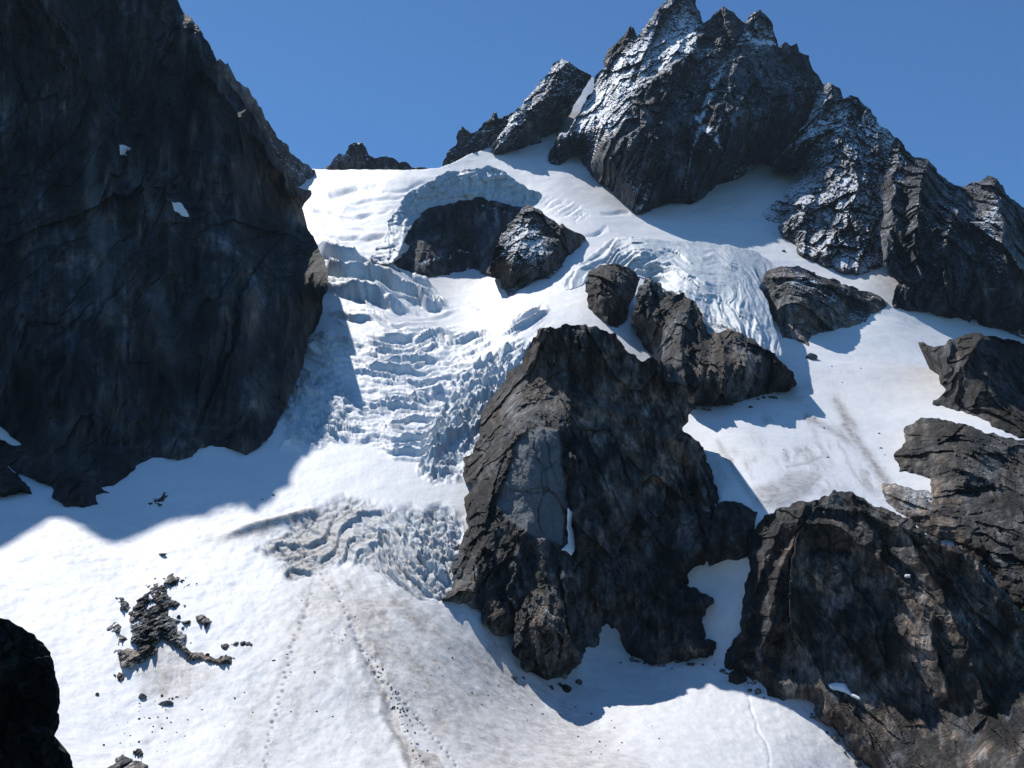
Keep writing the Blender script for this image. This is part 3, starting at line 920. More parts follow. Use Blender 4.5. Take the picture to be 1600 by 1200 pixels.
main = relief("rock_peak", [(930, 124, 915), (937, 112, 911), (945, 106, 907), (943, 95, 907), (950, 78, 907), (962, 68, 907), (975, 50, 911), (985, 37, 911), (992, 42, 911), (991, 62, 907), (1000, 55, 911), (1008, 38, 915),
                            (1022, 20, 918), (1040, 0, 922), (1045, -8, 922), (1060, -16, 926), (1085, -6, 926), (1090, 15, 922), (1097, 36, 918), (1102, 38, 911), (1115, 22, 911), (1130, 9, 911),
                            (1145, 20, 911), (1158, 30, 911), (1165, 40, 907), (1175, 22, 911), (1187, 15, 911), (1200, 28, 911), (1210, 45, 907), (1217, 74, 900), (1225, 80, 896), (1229, 66, 896), (1237, 70, 896),
                            (1246, 66, 896), (1248, 82, 892), (1262, 88, 889), (1270, 105, 881), (1284, 130, 870), (1300, 160, 863), (1270, 200, 841), (1235, 235, 822), (1206, 262), (1190, 255), (1170, 270), (1150, 280), (1135, 287),
                            (1120, 290), (1100, 310), (1080, 322), (1050, 318), (1020, 328), (1005, 335), (990, 335), (980, 322), (960, 305), (950, 292), (940, 292), (925, 275), (912, 258), (905, 247), (912, 234),
                            (890, 246), (872, 259), (857, 256), (855, 242), (864, 226), (872, 210), (885, 206), (896, 188), (906, 172), (918, 156), (928, 138, 911)],
              MAT['peak_bare'],
              inner=[(1000, 250, 700), (1000, 300, 692), (1060, 280, 702), (1130, 240, 728), (960, 200, 745), (1000, 150, 790), (1060, 150, 772), (1130, 150, 778), (1200, 150, 790), (1180, 200, 765),
                     (1060, 60, 872), (1130, 60, 850), (1190, 70, 850), (1250, 150, 810), (900, 220, 800), (940, 250, 735), (1095, 110, 812), (1040, 110, 830), (960, 130, 850), (1085, 230, 728)],
              amp=2.3, seed=16, bulge=0, back=70, disp=rock_disp(16, 2.5, -0.40, 2.8, 0.9, 1.6, 9, 2.3), roughen=1.7, dust=main_dust,
              ribs=[([(1103, 38), (1085, 75), (1040, 110), (1010, 130), (978, 190), (960, 215), (920, 250)], 16, 26), ([(1175, 25), (1160, 80), (1140, 130), (1120, 170)], 10, 12),
                    ([(1165, 55), (1115, 130), (1092, 185), (1075, 270), (1060, 318)], 7, -12), ([(1130, 12), (1120, 70), (1100, 110)], 12, 14), ([(1060, -10), (1050, 50), (1010, 90), (960, 150)], 14, 18),
                    ([(988, 40), (965, 90), (945, 125)], 10, 10), ([(1225, 80), (1230, 150), (1200, 230)], 14, 12), ([(900, 150), (880, 200), (862, 245)], 10, 12), ([(940, 200), (955, 250), (1000, 325)], 12, 14)])
thing(main, "tallest jagged multi pointed rock peak with a dark shaded face", "peak")

sh1 = relief("rock_shoulder", [(1284, 134, 925), (1298, 131, 925), (1312, 138, 920), (1316, 155, 915), (1328, 146, 915), (1345, 158, 905), (1360, 175, 895), (1372, 195, 885), (1395, 205, 870), (1410, 225, 850), (1430, 250, 830),
                               (1430, 300, 760), (1420, 380, 640), (1400, 425, 575), (1385, 417), (1360, 421), (1345, 428), (1335, 429), (1310, 424), (1290, 415), (1270, 406), (1248, 396), (1240, 380), (1230, 375), (1215, 360),
                               (1200, 345), (1192, 328), (1205, 320), (1225, 300), (1242, 282), (1248, 270), (1235, 266), (1218, 270), (1205, 262), (1216, 240, 870), (1240, 218, 885), (1262, 188, 905)],
              MAT['peak'], inner=[(1300, 200, 830), (1280, 260, 770), (1300, 330, 665), (1250, 320, 680), (1360, 300, 700), (1340, 240, 770), (1350, 390, 590), (1270, 230, 830), (1320, 170, 870)],
              amp=2.2, seed=17, bulge=0, steep=(590, 0.68), back=60, disp=rock_disp(17, 2.3, -0.4, 2.4, 0.9, 1.0, 10, 2.0), roughen=2.2, dust=lines_dust(0.0, [([(1405, 235), (1385, 280), (1378, 330), (1382, 400)], 7, 0.5), ([(1330, 270), (1310, 300), (1320, 330)], 5, 0.35), ([(1225, 250), (1245, 225), (1290, 190)], 5, 0.3)]),
             ribs=[([(1300, 135), (1280, 180), (1250, 240), (1210, 265)], 12, 14), ([(1330, 150), (1300, 230), (1250, 290), (1200, 325)], 14, 18), ([(1372, 195), (1355, 260), (1330, 330), (1290, 400)], 12, 14), ([(1265, 300), (1240, 330), (1225, 355)], 12, 10),
                   ([(1310, 190), (1285, 250), (1262, 275)], 8, -10)])
thing(sh1, "snow patched rocky shoulder on the right below the highest peak", "mountain shoulder")

sh2 = relief("rock_buttress", [(1400, 215, 800), (1412, 226, 795), (1430, 244, 790), (1452, 247, 780), (1470, 270, 770), (1490, 290, 760), (1505, 292, 760), (1515, 286, 760), (1530, 286, 760), (1545, 277, 755), (1558, 280, 755),
                               (1575, 300, 750), (1592, 320, 745), (1608, 328, 740), (1700, 390, 720), (1900, 480, 640), (1900, 640, 470), (1700, 545), (1600, 527), (1570, 516), (1540, 512), (1515, 505), (1490, 497),
                               (1470, 495), (1455, 488), (1420, 485), (1393, 480), (1395, 455), (1403, 442), (1392, 428), (1378, 405, 545), (1376, 370, 590), (1382, 330, 640), (1376, 290, 690), (1388, 250, 750)],
              MAT['peak_bare'], inner=[(1430, 400, 530), (1450, 330, 580), (1440, 280, 650), (1520, 380, 550), (1560, 330, 640), (1500, 450, 510), (1580, 450, 500), (1700, 450, 540), (1420, 460, 510), (1545, 300, 720)],
              amp=2.0, seed=18, bulge=0, steep=(500, 0.48), back=60, disp=rock_disp(18, 2.2, 0.08, 2.8, 1.0, 1.5, 10, 1.8), roughen=2.2, dust=lines_dust(-0.25, [([(1560, 310), (1540, 370), (1560, 420)], 12, 0.3), ([(1410, 245), (1400, 300)], 8, 0.35)]),
             ribs=[([(1410, 230), (1395, 300), (1385, 400), (1382, 415)], 10, 16), ([(1450, 250), (1430, 330), (1425, 400), (1440, 430)], 12, 14), ([(1500, 295), (1480, 380), (1470, 480)], 16, 14), ([(1555, 285), (1570, 400), (1590, 500)], 18, 12),
                   ([(1400, 440), (1450, 455), (1520, 500)], 12, 8), ([(1420, 300), (1410, 420)], 7, -10)])
thing(sh2, "dark ribbed rock buttress at the right edge under the descending skyline", "rock buttress")

bowl = relief("rock_cliff", [(612, 420), (618, 402, 540), (630, 375, 575), (640, 352, 590), (655, 332, 602), (672, 322, 606), (700, 317, 608), (725, 313, 608), (742, 307, 608), (765, 312, 606), (800, 320, 602), (832, 322, 600),
                             (840, 345, 590), (815, 400, 560), (770, 430, 540), (745, 422), (720, 430), (700, 430), (660, 434), (640, 430)],
              MAT['bowl'], inner=[(700, 380, 592), (750, 380, 590), (660, 395, 565), (720, 400, 582)], amp=0.9, seed=19, bulge=3, bw=12, back=50, disp=rock_disp(19, 2.0, 0.0, 3.0, 0.6, 1.4, 8), roughen=1.8, dust=lines_dust(-0.35, [([(700, 405), (720, 390), (735, 395)], 5, 0.6), ([(730, 420), (745, 405), (765, 385)], 5, 0.6), ([(660, 410), (690, 400)], 4, 0.5), ([(715, 330), (740, 318), (790, 330)], 3, 0.5), ([(732, 330), (728, 375)], 2, 0.4)]))
thing(bowl, "dark rock cliff in the bowl under the curved ice cliff", "cliff")

speck = relief("rock_outcrop", [(768, 432), (764, 424, 472), (768, 400, 500), (782, 372, 530), (800, 345, 560), (818, 325, 590), (832, 321, 600), (848, 330, 600), (862, 346, 590), (872, 355, 585), (880, 351, 585), (905, 362), (917, 372),
                                (900, 390), (885, 410), (872, 425), (858, 433), (838, 438), (815, 450), (795, 460), (783, 452), (781, 436)],
               MAT['speckled'], inner=[(810, 400, 488), (850, 390, 505), (830, 350, 560), (795, 430, 472)], amp=1.6, seed=20, bulge=0, steep=(480, 0.6), back=30, disp=rock_disp(20, 1.6, -0.5, 1.6, 0.8), roughen=2.4, dust=lines_dust(-0.30, [], [([(775, 430), (785, 380), (810, 345), (835, 350), (850, 380), (830, 420), (800, 450)], 0.26), ([(838, 380), (850, 385), (840, 430), (828, 430)], 0.2)]), ribs=[([(832, 325), (815, 380), (790, 440)], 8, 8), ([(880, 355), (860, 400), (845, 432)], 8, 8)])
thing(speck, "rocky rib thickly speckled with snow at the right of the icy bowl", "rock outcrop")

small = relief("rock_outcrop", [(917, 456), (920, 430), (936, 415), (955, 411), (978, 415), (992, 425), (1001, 436), (994, 455), (981, 478), (978, 498), (966, 511), (950, 509), (935, 495), (918, 480), (914, 468)],
               MAT['front'], amp=1.0, seed=21, bulge=4, bw=8, back=22, inner=[(955, 430, 404), (950, 480, 392), (970, 460, 397), (930, 460, 398)], disp=rock_disp(21, 1.5, 0.3, 2.0, 0.9, 0.8, 9, 1.5), roughen=2.2)
thing(small, "rounded dark rock knob standing in the snow left of the icefall", "rock outcrop")

mid = relief("rock_outcrop", [(984, 492, 385), (990, 466, 395), (999, 446, 405), (1010, 435, 410), (1030, 440, 410), (1036, 452, 408), (1046, 460, 405), (1070, 457, 400), (1086, 470, 395), (1100, 490, 385), (1104, 510, 375), (1106, 523, 370),
                              (1122, 516, 368), (1142, 514, 366), (1166, 524, 362), (1190, 540, 355), (1215, 560, 345), (1236, 578, 338), (1242, 600), (1230, 612), (1210, 612), (1190, 618), (1170, 625), (1140, 632), (1100, 633),
                              (1082, 636), (1070, 622, 300), (1058, 606, 310), (1040, 585, 330), (1022, 560), (1010, 546), (1000, 532), (994, 516), (980, 508)],
             MAT['front'], inner=[(1050, 520, 345), (1100, 580, 308), (1160, 580, 312), (1040, 480, 375), (1050, 560, 325), (1180, 560, 325)], amp=1.2, seed=22, bulge=0, steep=(305, 0.7), back=35,
             disp=rock_disp(22, 1.4, -0.3, 2.2, 0.9, 1.2, 11, 1.4), roughen=3.4, ribs=[([(1020, 440), (1010, 490), (1030, 560)], 12, 6), ([(1080, 465), (1060, 530), (1080, 620)], 12, 7), ([(1140, 518), (1130, 570), (1120, 625)], 12, 5), ([(1190, 545), (1190, 610)], 10, 4)])
thing(mid, "broad dark outcrop beneath the hanging icefall above the right snowfield", "rock outcrop")


def slab_attr(U, V, P):
    m = inpoly(U, V, [(812, 680), (850, 668), (872, 672), (878, 720), (885, 780), (878, 850), (840, 840), (800, 815), (775, 790), (795, 740), (805, 700)], 3)
    return {'slab': m}


def noattr(U, V, P):
    return {'slab': np.zeros(U.shape)}


cd_a = rock_disp(23, 0.95, -0.45, 2.0, 0.9, 0.5, 16)
cd_b = rock_disp(33, 1.35, 0.12, 2.6, 1.0, 1.2, 14)


def cd_disp(X, Z, U, V, D):
    m = sstep(800, 860, U + (V - 700) * 0.12)
    return cd_a(X, Z, U, V, D) * (1 - m) + cd_b(X, Z, U, V, D) * m



def central_disp(X, Z, U, V, D):
    h = cd_disp(X, Z, U, V, D)
    m = slab_attr(U, V, None)['slab']
    r = fbm(X / 10, Z / 10, 3, 8) - 0.5
    return h * (1 - 0.72 * m) + m * (r * 1.2 + 0.4) * 1.0


central = relief("rock_buttress", [(820, 548, 275), (830, 525, 266), (845, 513, 256), (870, 510, 250), (895, 510, 249), (915, 505, 249), (935, 508, 247), (955, 520, 246), (975, 535, 244), (985, 548, 243), (1005, 560, 243), (1020, 557, 245),
                                   (1045, 572, 246), (1065, 590, 246), (1078, 625, 246), (1085, 640, 248), (1078, 660, 245), (1070, 670, 243), (1085, 680, 243), (1100, 700, 242), (1108, 725, 240), (1118, 750, 238), (1121, 785, 230),
                                   (1124, 830, 226), (1118, 862, 222), (1100, 885), (1078, 898), (1068, 915), (1085, 920), (1110, 932), (1116, 940), (1105, 955), (1098, 965), (1106, 990), (1100, 1000), (1118, 1005),
                                   (1122, 1015), (1115, 1027), (1095, 1030), (1075, 1030), (1055, 1030), (1040, 1038), (1016, 1045), (1010, 1036), (1000, 1030), (985, 1030), (975, 1022), (965, 1000), (958, 985), (948, 978),
                                   (941, 1000), (938, 1015), (915, 1028), (905, 1035), (890, 1045), (885, 1055), (860, 1058), (835, 1050), (820, 1045), (815, 1030), (805, 1020), (808, 1000), (800, 990), (785, 998),
                                   (770, 990), (755, 975), (750, 955), (735, 950), (715, 940), (700, 938), (690, 935), (705, 922), (715, 905), (710, 880), (715, 850), (728, 825), (725, 800), (728, 775),
                                   (735, 760), (725, 745), (725, 720), (735, 700), (745, 685), (748, 660), (755, 640, 296), (770, 620, 298), (785, 600, 298), (800, 580, 292), (812, 565, 283)],
                 MAT['front'],
                 inner=[(850, 980, 192), (950, 950, 209), (1040, 980, 210), (950, 850, 222), (1040, 850, 225), (950, 750, 232), (1040, 750, 236), (950, 670, 240), (1040, 670, 244), (900, 600, 250), (980, 610, 248),
                        (900, 550, 245), (840, 750, 217), (840, 850, 207), (790, 800, 215), (780, 900, 199), (850, 650, 232), (810, 660, 240), (780, 720, 232)],
                 amp=1.3, seed=23, bulge=0, back=25, drop=0.9, shrink=0.2, disp=central_disp, roughen=3.2, attrs_fn=slab_attr,
                 ribs=[([(845, 520), (822, 600), (800, 670), (775, 760), (750, 860), (740, 940)], 18, 6), ([(850, 570), (900, 625), (980, 650), (1050, 690)], 16, 5), ([(884, 700), (888, 790), (898, 870)], 9, -6),
                       ([(1060, 600), (1082, 690), (1110, 770)], 16, 5), ([(960, 700), (940, 800), (925, 900)], 20, 4), ([(1000, 760), (1010, 880), (1040, 1020)], 22, 4), ([(915, 900), (930, 960), (935, 1010)], 8, -4),
                       ([(820, 820), (800, 900), (790, 980)], 12, 4), ([(852, 668), (862, 720), (880, 765)], 1.6, -1.2), ([(795, 762), (838, 775), (880, 762)], 1.6, -0.9), ([(830, 680), (848, 735), (842, 785), (850, 835)], 1.4, -1.1), ([(805, 700), (820, 745)], 1.4, -0.8), ([(915, 515), (905, 560), (940, 610)], 14, 4), ([(1045, 905), (1100, 935)], 10, 3)])
thing(central, "big dark central buttress with a pale smooth slab on its left half", "rock buttress")

pil = relief("rock_pillar", [(803, 1022), (805, 985, 186), (806, 960, 188), (820, 945, 190), (834, 920, 192), (847, 911, 193), (864, 915, 193), (878, 938, 191), (884, 975, 187), (890, 1005, 184), (905, 1020, 184), (908, 1036), (890, 1046), (884, 1056),
                             (858, 1060), (832, 1052), (818, 1042)],
             MAT['brown'], inner=[(850, 960, 184), (850, 1000, 182), (860, 1035, 183)], amp=0.85, seed=24, bulge=2, bw=8, back=10, disp=rock_disp(24, 0.8, 0.1, 1.8, 0.5, 0.0, 14.0, 1.4), roughen=2.4)
thing(pil, "brownish blocky pillar at the foot of the central buttress", "rock pillar")

neck = relief("rock_step", [(1114, 792, 228), (1128, 783), (1150, 784), (1166, 790), (1184, 800), (1180, 830, 222), (1174, 862, 216), (1160, 873), (1132, 876), (1108, 887), (1100, 872, 216), (1112, 830, 222)],
              MAT['brown'], amp=0.6, seed=25, bulge=5, bw=10, back=14, disp=rock_disp(25, 1.0, 0.0, 1.6, 0.8), roughen=1.6)
thing(neck, "short rock step plugging the gap between the central and right hand buttresses", "rock step")

rb_a = rock_disp(26, 1.1, -0.35, 2.2, 0.9, 0.8, 14, 1.0)
rb_b = rock_disp(36, 1.3, 0.35, 3.0, 0.9, 1.0, 15, 0.75)


def rb_disp(X, Z, U, V, D):
    m = sstep(1230, 1290, U - (900 - V) * 0.25)
    return rb_a(X, Z, U, V, D) * (1 - m) + rb_b(X, Z, U, V, D) * m


rb = relief("rock_buttress", [(1166, 868, 211), (1172, 832, 213), (1186, 814, 211), (1205, 800, 209), (1225, 790, 208), (1245, 785, 207), (1262, 783, 207), (1280, 781, 206), (1284, 772, 204), (1305, 767, 201), (1325, 770, 199), (1345, 780, 197), (1375, 790, 193), (1395, 797, 190),
                              (1425, 812, 185), (1455, 838, 181), (1485, 850, 179), (1512, 870, 178), (1550, 900, 175), (1592, 950, 171), (1625, 985, 169), (1720, 1060, 165), (1720, 1420, 148), (1450, 1300, 158), (1362, 1202), (1336, 1176),
                              (1315, 1150), (1290, 1136), (1272, 1126), (1270, 1110), (1274, 1097), (1236, 1092), (1200, 1086), (1190, 1072), (1172, 1066), (1152, 1052), (1131, 1046), (1134, 1030), (1146, 1006), (1155, 980),
                              (1160, 950), (1165, 925), (1168, 895)],
            MAT['front'], inner=[(1250, 850, 200), (1250, 950, 193), (1250, 1030, 186), (1205, 900, 203), (1195, 980, 197), (1350, 850, 192), (1350, 950, 188), (1350, 1050, 184), (1450, 950, 177), (1450, 1050, 174), (1450, 1150, 171), (1560, 1000, 168), (1560, 1100, 165), (1350, 1120, 180)],
            amp=1.0, seed=26, bulge=0, back=22, drop=0.9, shrink=0.15, disp=rb_disp, roughen=3.2,
            ribs=[([(1255, 785), (1225, 870), (1205, 950), (1190, 1030)], 16, 7), ([(1235, 795), (1195, 870), (1172, 960), (1150, 1030)], 9, 4), ([(1240, 815), (1310, 825), (1350, 850)], 10, 6), ([(1265, 860), (1330, 865)], 10, -4),
                  ([(1390, 800), (1460, 900), (1540, 1100)], 18, 5), ([(1330, 780), (1380, 870), (1440, 950), (1480, 1080)], 14, 4), ([(1430, 830), (1520, 880), (1590, 970)], 14, 6), ([(1200, 1040), (1270, 1090), (1350, 1150)], 14, 4),
                  ([(1300, 900), (1290, 1000), (1330, 1080)], 30, -4)], attrs_fn=noattr)
thing(rb, "large dark buttress in the lower right with lit rubble down its left edge", "rock buttress")

kb = relief("rock_outcrop", [(1403, 738), (1400, 715), (1406, 700), (1412, 688), (1416, 670), (1430, 658), (1450, 653), (1480, 655), (1510, 660), (1530, 670), (1560, 678), (1600, 690), (1800, 710, 270), (1800, 1080, 180), (1640, 1000, 195),
                             (1592, 955, 203), (1550, 905, 211), (1512, 875, 215), (1485, 855, 217), (1455, 843, 219), (1425, 816, 225), (1395, 800, 228), (1430, 785, 236), (1452, 768), (1452, 748), (1430, 744)],
            MAT['brown'], inner=[(1480, 720, 240), (1550, 760, 234), (1500, 800, 222), (1580, 850, 215), (1700, 850, 220), (1600, 920, 205)], amp=1.0, seed=27, bulge=0, back=25,
            disp=rock_disp(27, 1.1, 1.2, 1.4, 0.9), roughen=2.8, ribs=[([(1415, 690), (1470, 720), (1560, 760)], 14, 5), ([(1450, 790), (1530, 830), (1600, 880)], 16, 6), ([(1450, 660), (1540, 700), (1600, 720)], 12, 4)])
thing(kb, "rough knobbly brown outcrop at the right edge above the lower buttress", "rock outcrop")

scree = relief("scree", [(1381, 757), (1400, 754), (1430, 764), (1450, 766), (1475, 782, 232), (1490, 812, 222), (1455, 822, 219), (1425, 806, 224), (1398, 798), (1376, 788)],
               MAT['stone'], amp=0.35, seed=28, bulge=2, bw=8, back=6, disp=rock_disp(28, 0.5, 0.0, 1.0, 0.4), roughen=2.0)
tag(scree, "grey scree slope in the notch above the lower right buttress", "scree", kind='stuff')

lb = relief("rock_outcrop", [(1434, 536, 372), (1444, 534, 368), (1460, 538, 360), (1475, 538, 350), (1483, 530, 345), (1510, 524, 338), (1530, 522, 335), (1570, 528, 332), (1602, 536, 330), (1820, 565, 330), (1820, 720, 300), (1605, 688), (1570, 674), (1540, 660), (1510, 645),
                             (1485, 636), (1460, 630), (1470, 620), (1476, 608), (1464, 592), (1471, 577), (1458, 564, 362), (1448, 552, 366)],
            MAT['front'], inner=[(1530, 560, 325), (1530, 600, 317), (1600, 620, 314), (1500, 580, 328), (1700, 600, 320)], amp=1.2, seed=29, bulge=0, back=30,
            disp=rock_disp(29, 1.5, 0.0, 2.6, 0.8, 1.4, 10), roughen=2.6, ribs=[([(1485, 532), (1478, 580), (1475, 610)], 9, 8), ([(1530, 530), (1500, 570), (1490, 625)], 10, 7), ([(1440, 535), (1465, 560)], 8, 5)], attrs_fn=noattr)
thing(lb, "flat topped dark cliff at the right edge of the right hand snowfield", "cliff")

mb = relief("rock_outcrop", [(1192, 440), (1198, 425), (1212, 415), (1235, 415), (1255, 420), (1280, 430), (1310, 440), (1335, 450), (1360, 458), (1385, 467), (1388, 475), (1375, 485), (1360, 491), (1354, 506), (1330, 511), (1300, 518),
                             (1280, 525), (1268, 531), (1263, 546), (1252, 540), (1240, 532), (1222, 527), (1213, 505), (1205, 480), (1197, 460)],
            MAT['grey'], inner=[(1240, 480, 432), (1290, 480, 448), (1225, 425, 470), (1250, 440, 468), (1320, 470, 480), (1290, 445, 480)], amp=1.4, seed=30, bulge=0, back=30, disp=rock_disp(30, 1.5, 1.05, 2.4, 0.9), roughen=2.6, dust=lines_dust(-0.05, [([(1240, 440), (1275, 440)], 3, 0.5), ([(1305, 455), (1300, 470)], 4, 0.4)]), ribs=[([(1200, 430), (1260, 435), (1330, 460), (1380, 475)], 7, 9), ([(1205, 430), (1215, 480), (1225, 520)], 7, 6)])
thing(mb, "wedge shaped grey rock band just right of the hanging icefall", "rock outcrop")

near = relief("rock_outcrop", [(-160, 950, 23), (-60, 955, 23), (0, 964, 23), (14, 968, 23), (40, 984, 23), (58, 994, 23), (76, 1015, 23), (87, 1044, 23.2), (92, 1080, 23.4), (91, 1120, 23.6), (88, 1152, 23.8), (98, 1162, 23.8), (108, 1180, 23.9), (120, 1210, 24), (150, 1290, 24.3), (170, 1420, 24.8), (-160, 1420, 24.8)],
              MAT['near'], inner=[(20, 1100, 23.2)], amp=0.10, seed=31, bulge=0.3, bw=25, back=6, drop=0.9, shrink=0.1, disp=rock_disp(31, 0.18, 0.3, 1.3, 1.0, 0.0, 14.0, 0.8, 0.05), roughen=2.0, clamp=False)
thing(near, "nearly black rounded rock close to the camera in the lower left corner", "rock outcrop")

# ------------------------------------------------------------ ice cliffs
def ice_attr(lo, hi):
    def f(U, V, P):
        n = fbm(U / 8, V / 8, 4, 201, 0.6)
        return {'ice': np.clip(lo + (hi - lo) * n * 1.4, 0, 1), 'dirt': np.clip(0.10 * n, 0, 1)}
    return f


def arch_disp(X, Z, U, V, D):
    f1, j1 = facet(U / 16, V / 13, 301, 0.5)
    f2, j2 = facet(U / 6, V / 5, 302, 0.4)
    band = fbm(U / 60, (V + 0.15 * U) / 3.5, 3, 303)
    return 1.3 * f1 + 0.4 * f2 - 0.5 * np.exp(-j1 * 9) + 1.6 * (band - 0.5) + 6.0 * (fbm(U / 34, V / 60, 4, 304, 0.55) - 0.5) + 2.0 * ridged(U / 16 + V / 60, V / 50, 3, 311)


arch = relief("ice_cliff", [(578, 405, 512), (588, 385, 538), (600, 360, 568), (612, 335, 590), (626, 312, 604), (648, 292, 614), (680, 276, 620), (710, 268, 622), (740, 262, 624), (765, 262, 624), (790, 269, 622), (812, 285, 618), (830, 296, 614),
                    (844, 306, 612), (838, 316, 608), (828, 324, 605), (812, 330, 598), (795, 325, 600), (775, 318, 605), (745, 312, 610), (725, 316, 610), (700, 321, 610), (672, 327, 608), (656, 338, 600), (646, 352, 585), (636, 370, 558),
                            (626, 392, 525), (616, 412, 500), (604, 416, 505), (590, 410, 530)],
              MAT['snow'], inner=[(700, 300, 613), (760, 295, 613), (800, 310, 608), (640, 335, 600), (615, 380, 540), (740, 275, 619)], amp=2.6, seed=40, bulge=0, back=25, drop=0.6,
              disp=arch_disp, roughen=2.6, attrs_fn=ice_attr(0.6, 1.0))
thing(arch, "curved blue grey ice cliff overhanging the dark rock bowl", "ice cliff")


def dome_disp(X, Z, U, V, D):
    th = np.arctan2(V - 560, U - 1040)
    r = np.hypot(V - 560, U - 1040)
    w = fbm(U / 50, V / 50, 3, 305)
    f1, j1 = facet(th * 5 + w * 1.5, r / 10 + w * 3, 306, 0.2)
    f2, j2 = facet(U / 9, V / 7, 307, 0.3)
    lft = sstep(1120, 960, U) * sstep(470, 390, V)
    rr = ridged(th * 3 + w, r / 13 + w * 4, 3, 308)
    fl = ridged(U / 9 + V / 60, V / 60, 3, 309)
    low = sstep(420, 470, V)
    tt = terr(th * 90 + w * 20, r + w * 40, 55, 15, 312, 0.30)
    t2 = terr(th * 90 + w * 20, r + w * 40, 30, 7, 313, 0.2)
    return (0.85 + 0.9 * lft) * (4.6 * tt + 2.6 * t2 + 0.8 * rr) + 0.5 * f2 + 1.8 * low * (fl - 0.5) + 5.0 * (fbm(U / 34, V / 44, 4, 310, 0.6) - 0.5)


dome = relief("hanging_icefall", [(880, 440), (900, 418), (925, 396), (945, 380), (965, 370), (1000, 371), (1050, 376), (1100, 379), (1140, 384), (1180, 394), (1205, 409), (1212, 420), (1197, 437), (1189, 450, 470), (1200, 470, 440), (1208, 500, 410),
                                  (1216, 530, 385), (1223, 553, 365), (1213, 558, 362), (1192, 545, 366), (1166, 530, 373), (1142, 520, 378), (1104, 524, 388), (1100, 490, 400), (1086, 472, 412), (1068, 460, 420), (1040, 456, 435), (1030, 444),
                                  (1008, 436), (985, 424), (955, 414), (930, 418), (915, 440), (900, 452), (884, 452)],
              MAT['snow'], inner=[(1000, 400, 500), (1100, 420, 480), (1150, 430, 470), (1160, 480, 410), (1120, 470, 425), (1190, 520, 385), (1050, 430, 465), (940, 400, 530)], amp=1.1, seed=41, bulge=3, bw=14, back=30, drop=0.5,
              disp=dome_disp, roughen=1.6, attrs_fn=ice_attr(0.25, 0.85))
thing(dome, "hanging icefall of folded grey ice spilling over the rocks", "icefall")

# ------------------------------------------------------------ snow lying on the rocks
def patch(poly, base_d, label, seed):
    o = relief("snow_patch", [(u, v, d) for u, v, d in poly], MAT['snow'], amp=0.3, seed=seed, bulge=0.6, bw=4, back=4, drop=0.3, clamp=False, roughen=1.4,
               disp=lambda X, Z, U, V, D: fbm(U / 10, V / 10, 3, seed) - 0.5, attrs_fn=lambda U, V, P: {'ice': 0 * U, 'dirt': 0 * U})
    return thing(o, label, "snow patch", "snow patches lying on the rocks")


def front_of(obj, u, v, off=1.0):
    """distance at which the line of sight first meets the rock"""
    dg = DG[0]
    a, b = ray(u, v)
    dr = Vector((float(a), 1.0, float(b)))
    ln = dr.length
    inv = obj.matrix_world.inverted()
    ok, loc, nrm, idx = obj.ray_cast(inv @ Vector((0, 0, 0)), dr.normalized())
    if not ok:
        return None
    return (obj.matrix_world @ loc).y - off


bpy.context.view_layer.update()
DG = [bpy.context.evaluated_depsgraph_get()]


def lay(obj, pts, label, seed, off=0.7):
    ds = []
    last = None
    for u, v in pts:
        d = front_of(obj, u, v, off)
        ds.append(d)
    good = [d for d in ds if d]
    if not good:
        return
    med = float(np.median(good))
    ds = [(d if d and abs(d - med) < 14 else med) for d in ds]
    patch([(u, v, d) for (u, v), d in zip(pts, ds)], med, label, seed)


lay(central, [(888, 790), (893, 800), (893, 820), (899, 838), (899, 860), (893, 872), (884, 862), (872, 862), (886, 848), (885, 815)], "thin upright snow streak in the cleft beside the pale slab", 51, 1.4)
lay(wall, [(268, 316), (280, 318), (288, 326), (295, 338), (284, 335), (272, 328)], "small slanting snow patch alone in the middle of the dark left wall", 52, 1.2)
lay(wall, [(186, 226), (200, 228), (206, 232), (196, 238), (198, 244), (188, 242)], "tiny snow fleck high on the dark left wall", 53, 1.2)
lay(wall, [(-4, 662), (10, 672), (22, 684), (38, 696), (24, 698), (8, 690), (-4, 684)], "snow strip at the left picture edge on the dark wall", 54, 1.2)
lay(rb, [(1293, 1068), (1306, 1066), (1318, 1070), (1330, 1080), (1344, 1092), (1330, 1090), (1312, 1080), (1298, 1076)], "small snow patch near the bottom of the lower right buttress", 55, 0.8)
lay(rb, [(1414, 897), (1424, 896), (1422, 902), (1414, 901)], "tiny white snow fleck on the upper half of the lower right buttress", 56, 0.8)

# ------------------------------------------------------------ rubble patch and islands of stones on the lower snow
def rubble(name, poly, label, cat, seed, bul=0.35, grp="stony islands in the lower snow"):
    o = relief(name, poly, MAT['stone'], amp=0.34, seed=seed, bulge=bul, bw=9, back=1.5, drop=0.2, shrink=0.2, step=1.1,
               disp=rock_disp(seed, 0.13, 0.2, 1.1, 0.0, 0.0, 14.0, 2.4), roughen=4.0, embed=0.1, soft=4e-4, push=0.03)
    return thing(o, label, cat, grp)


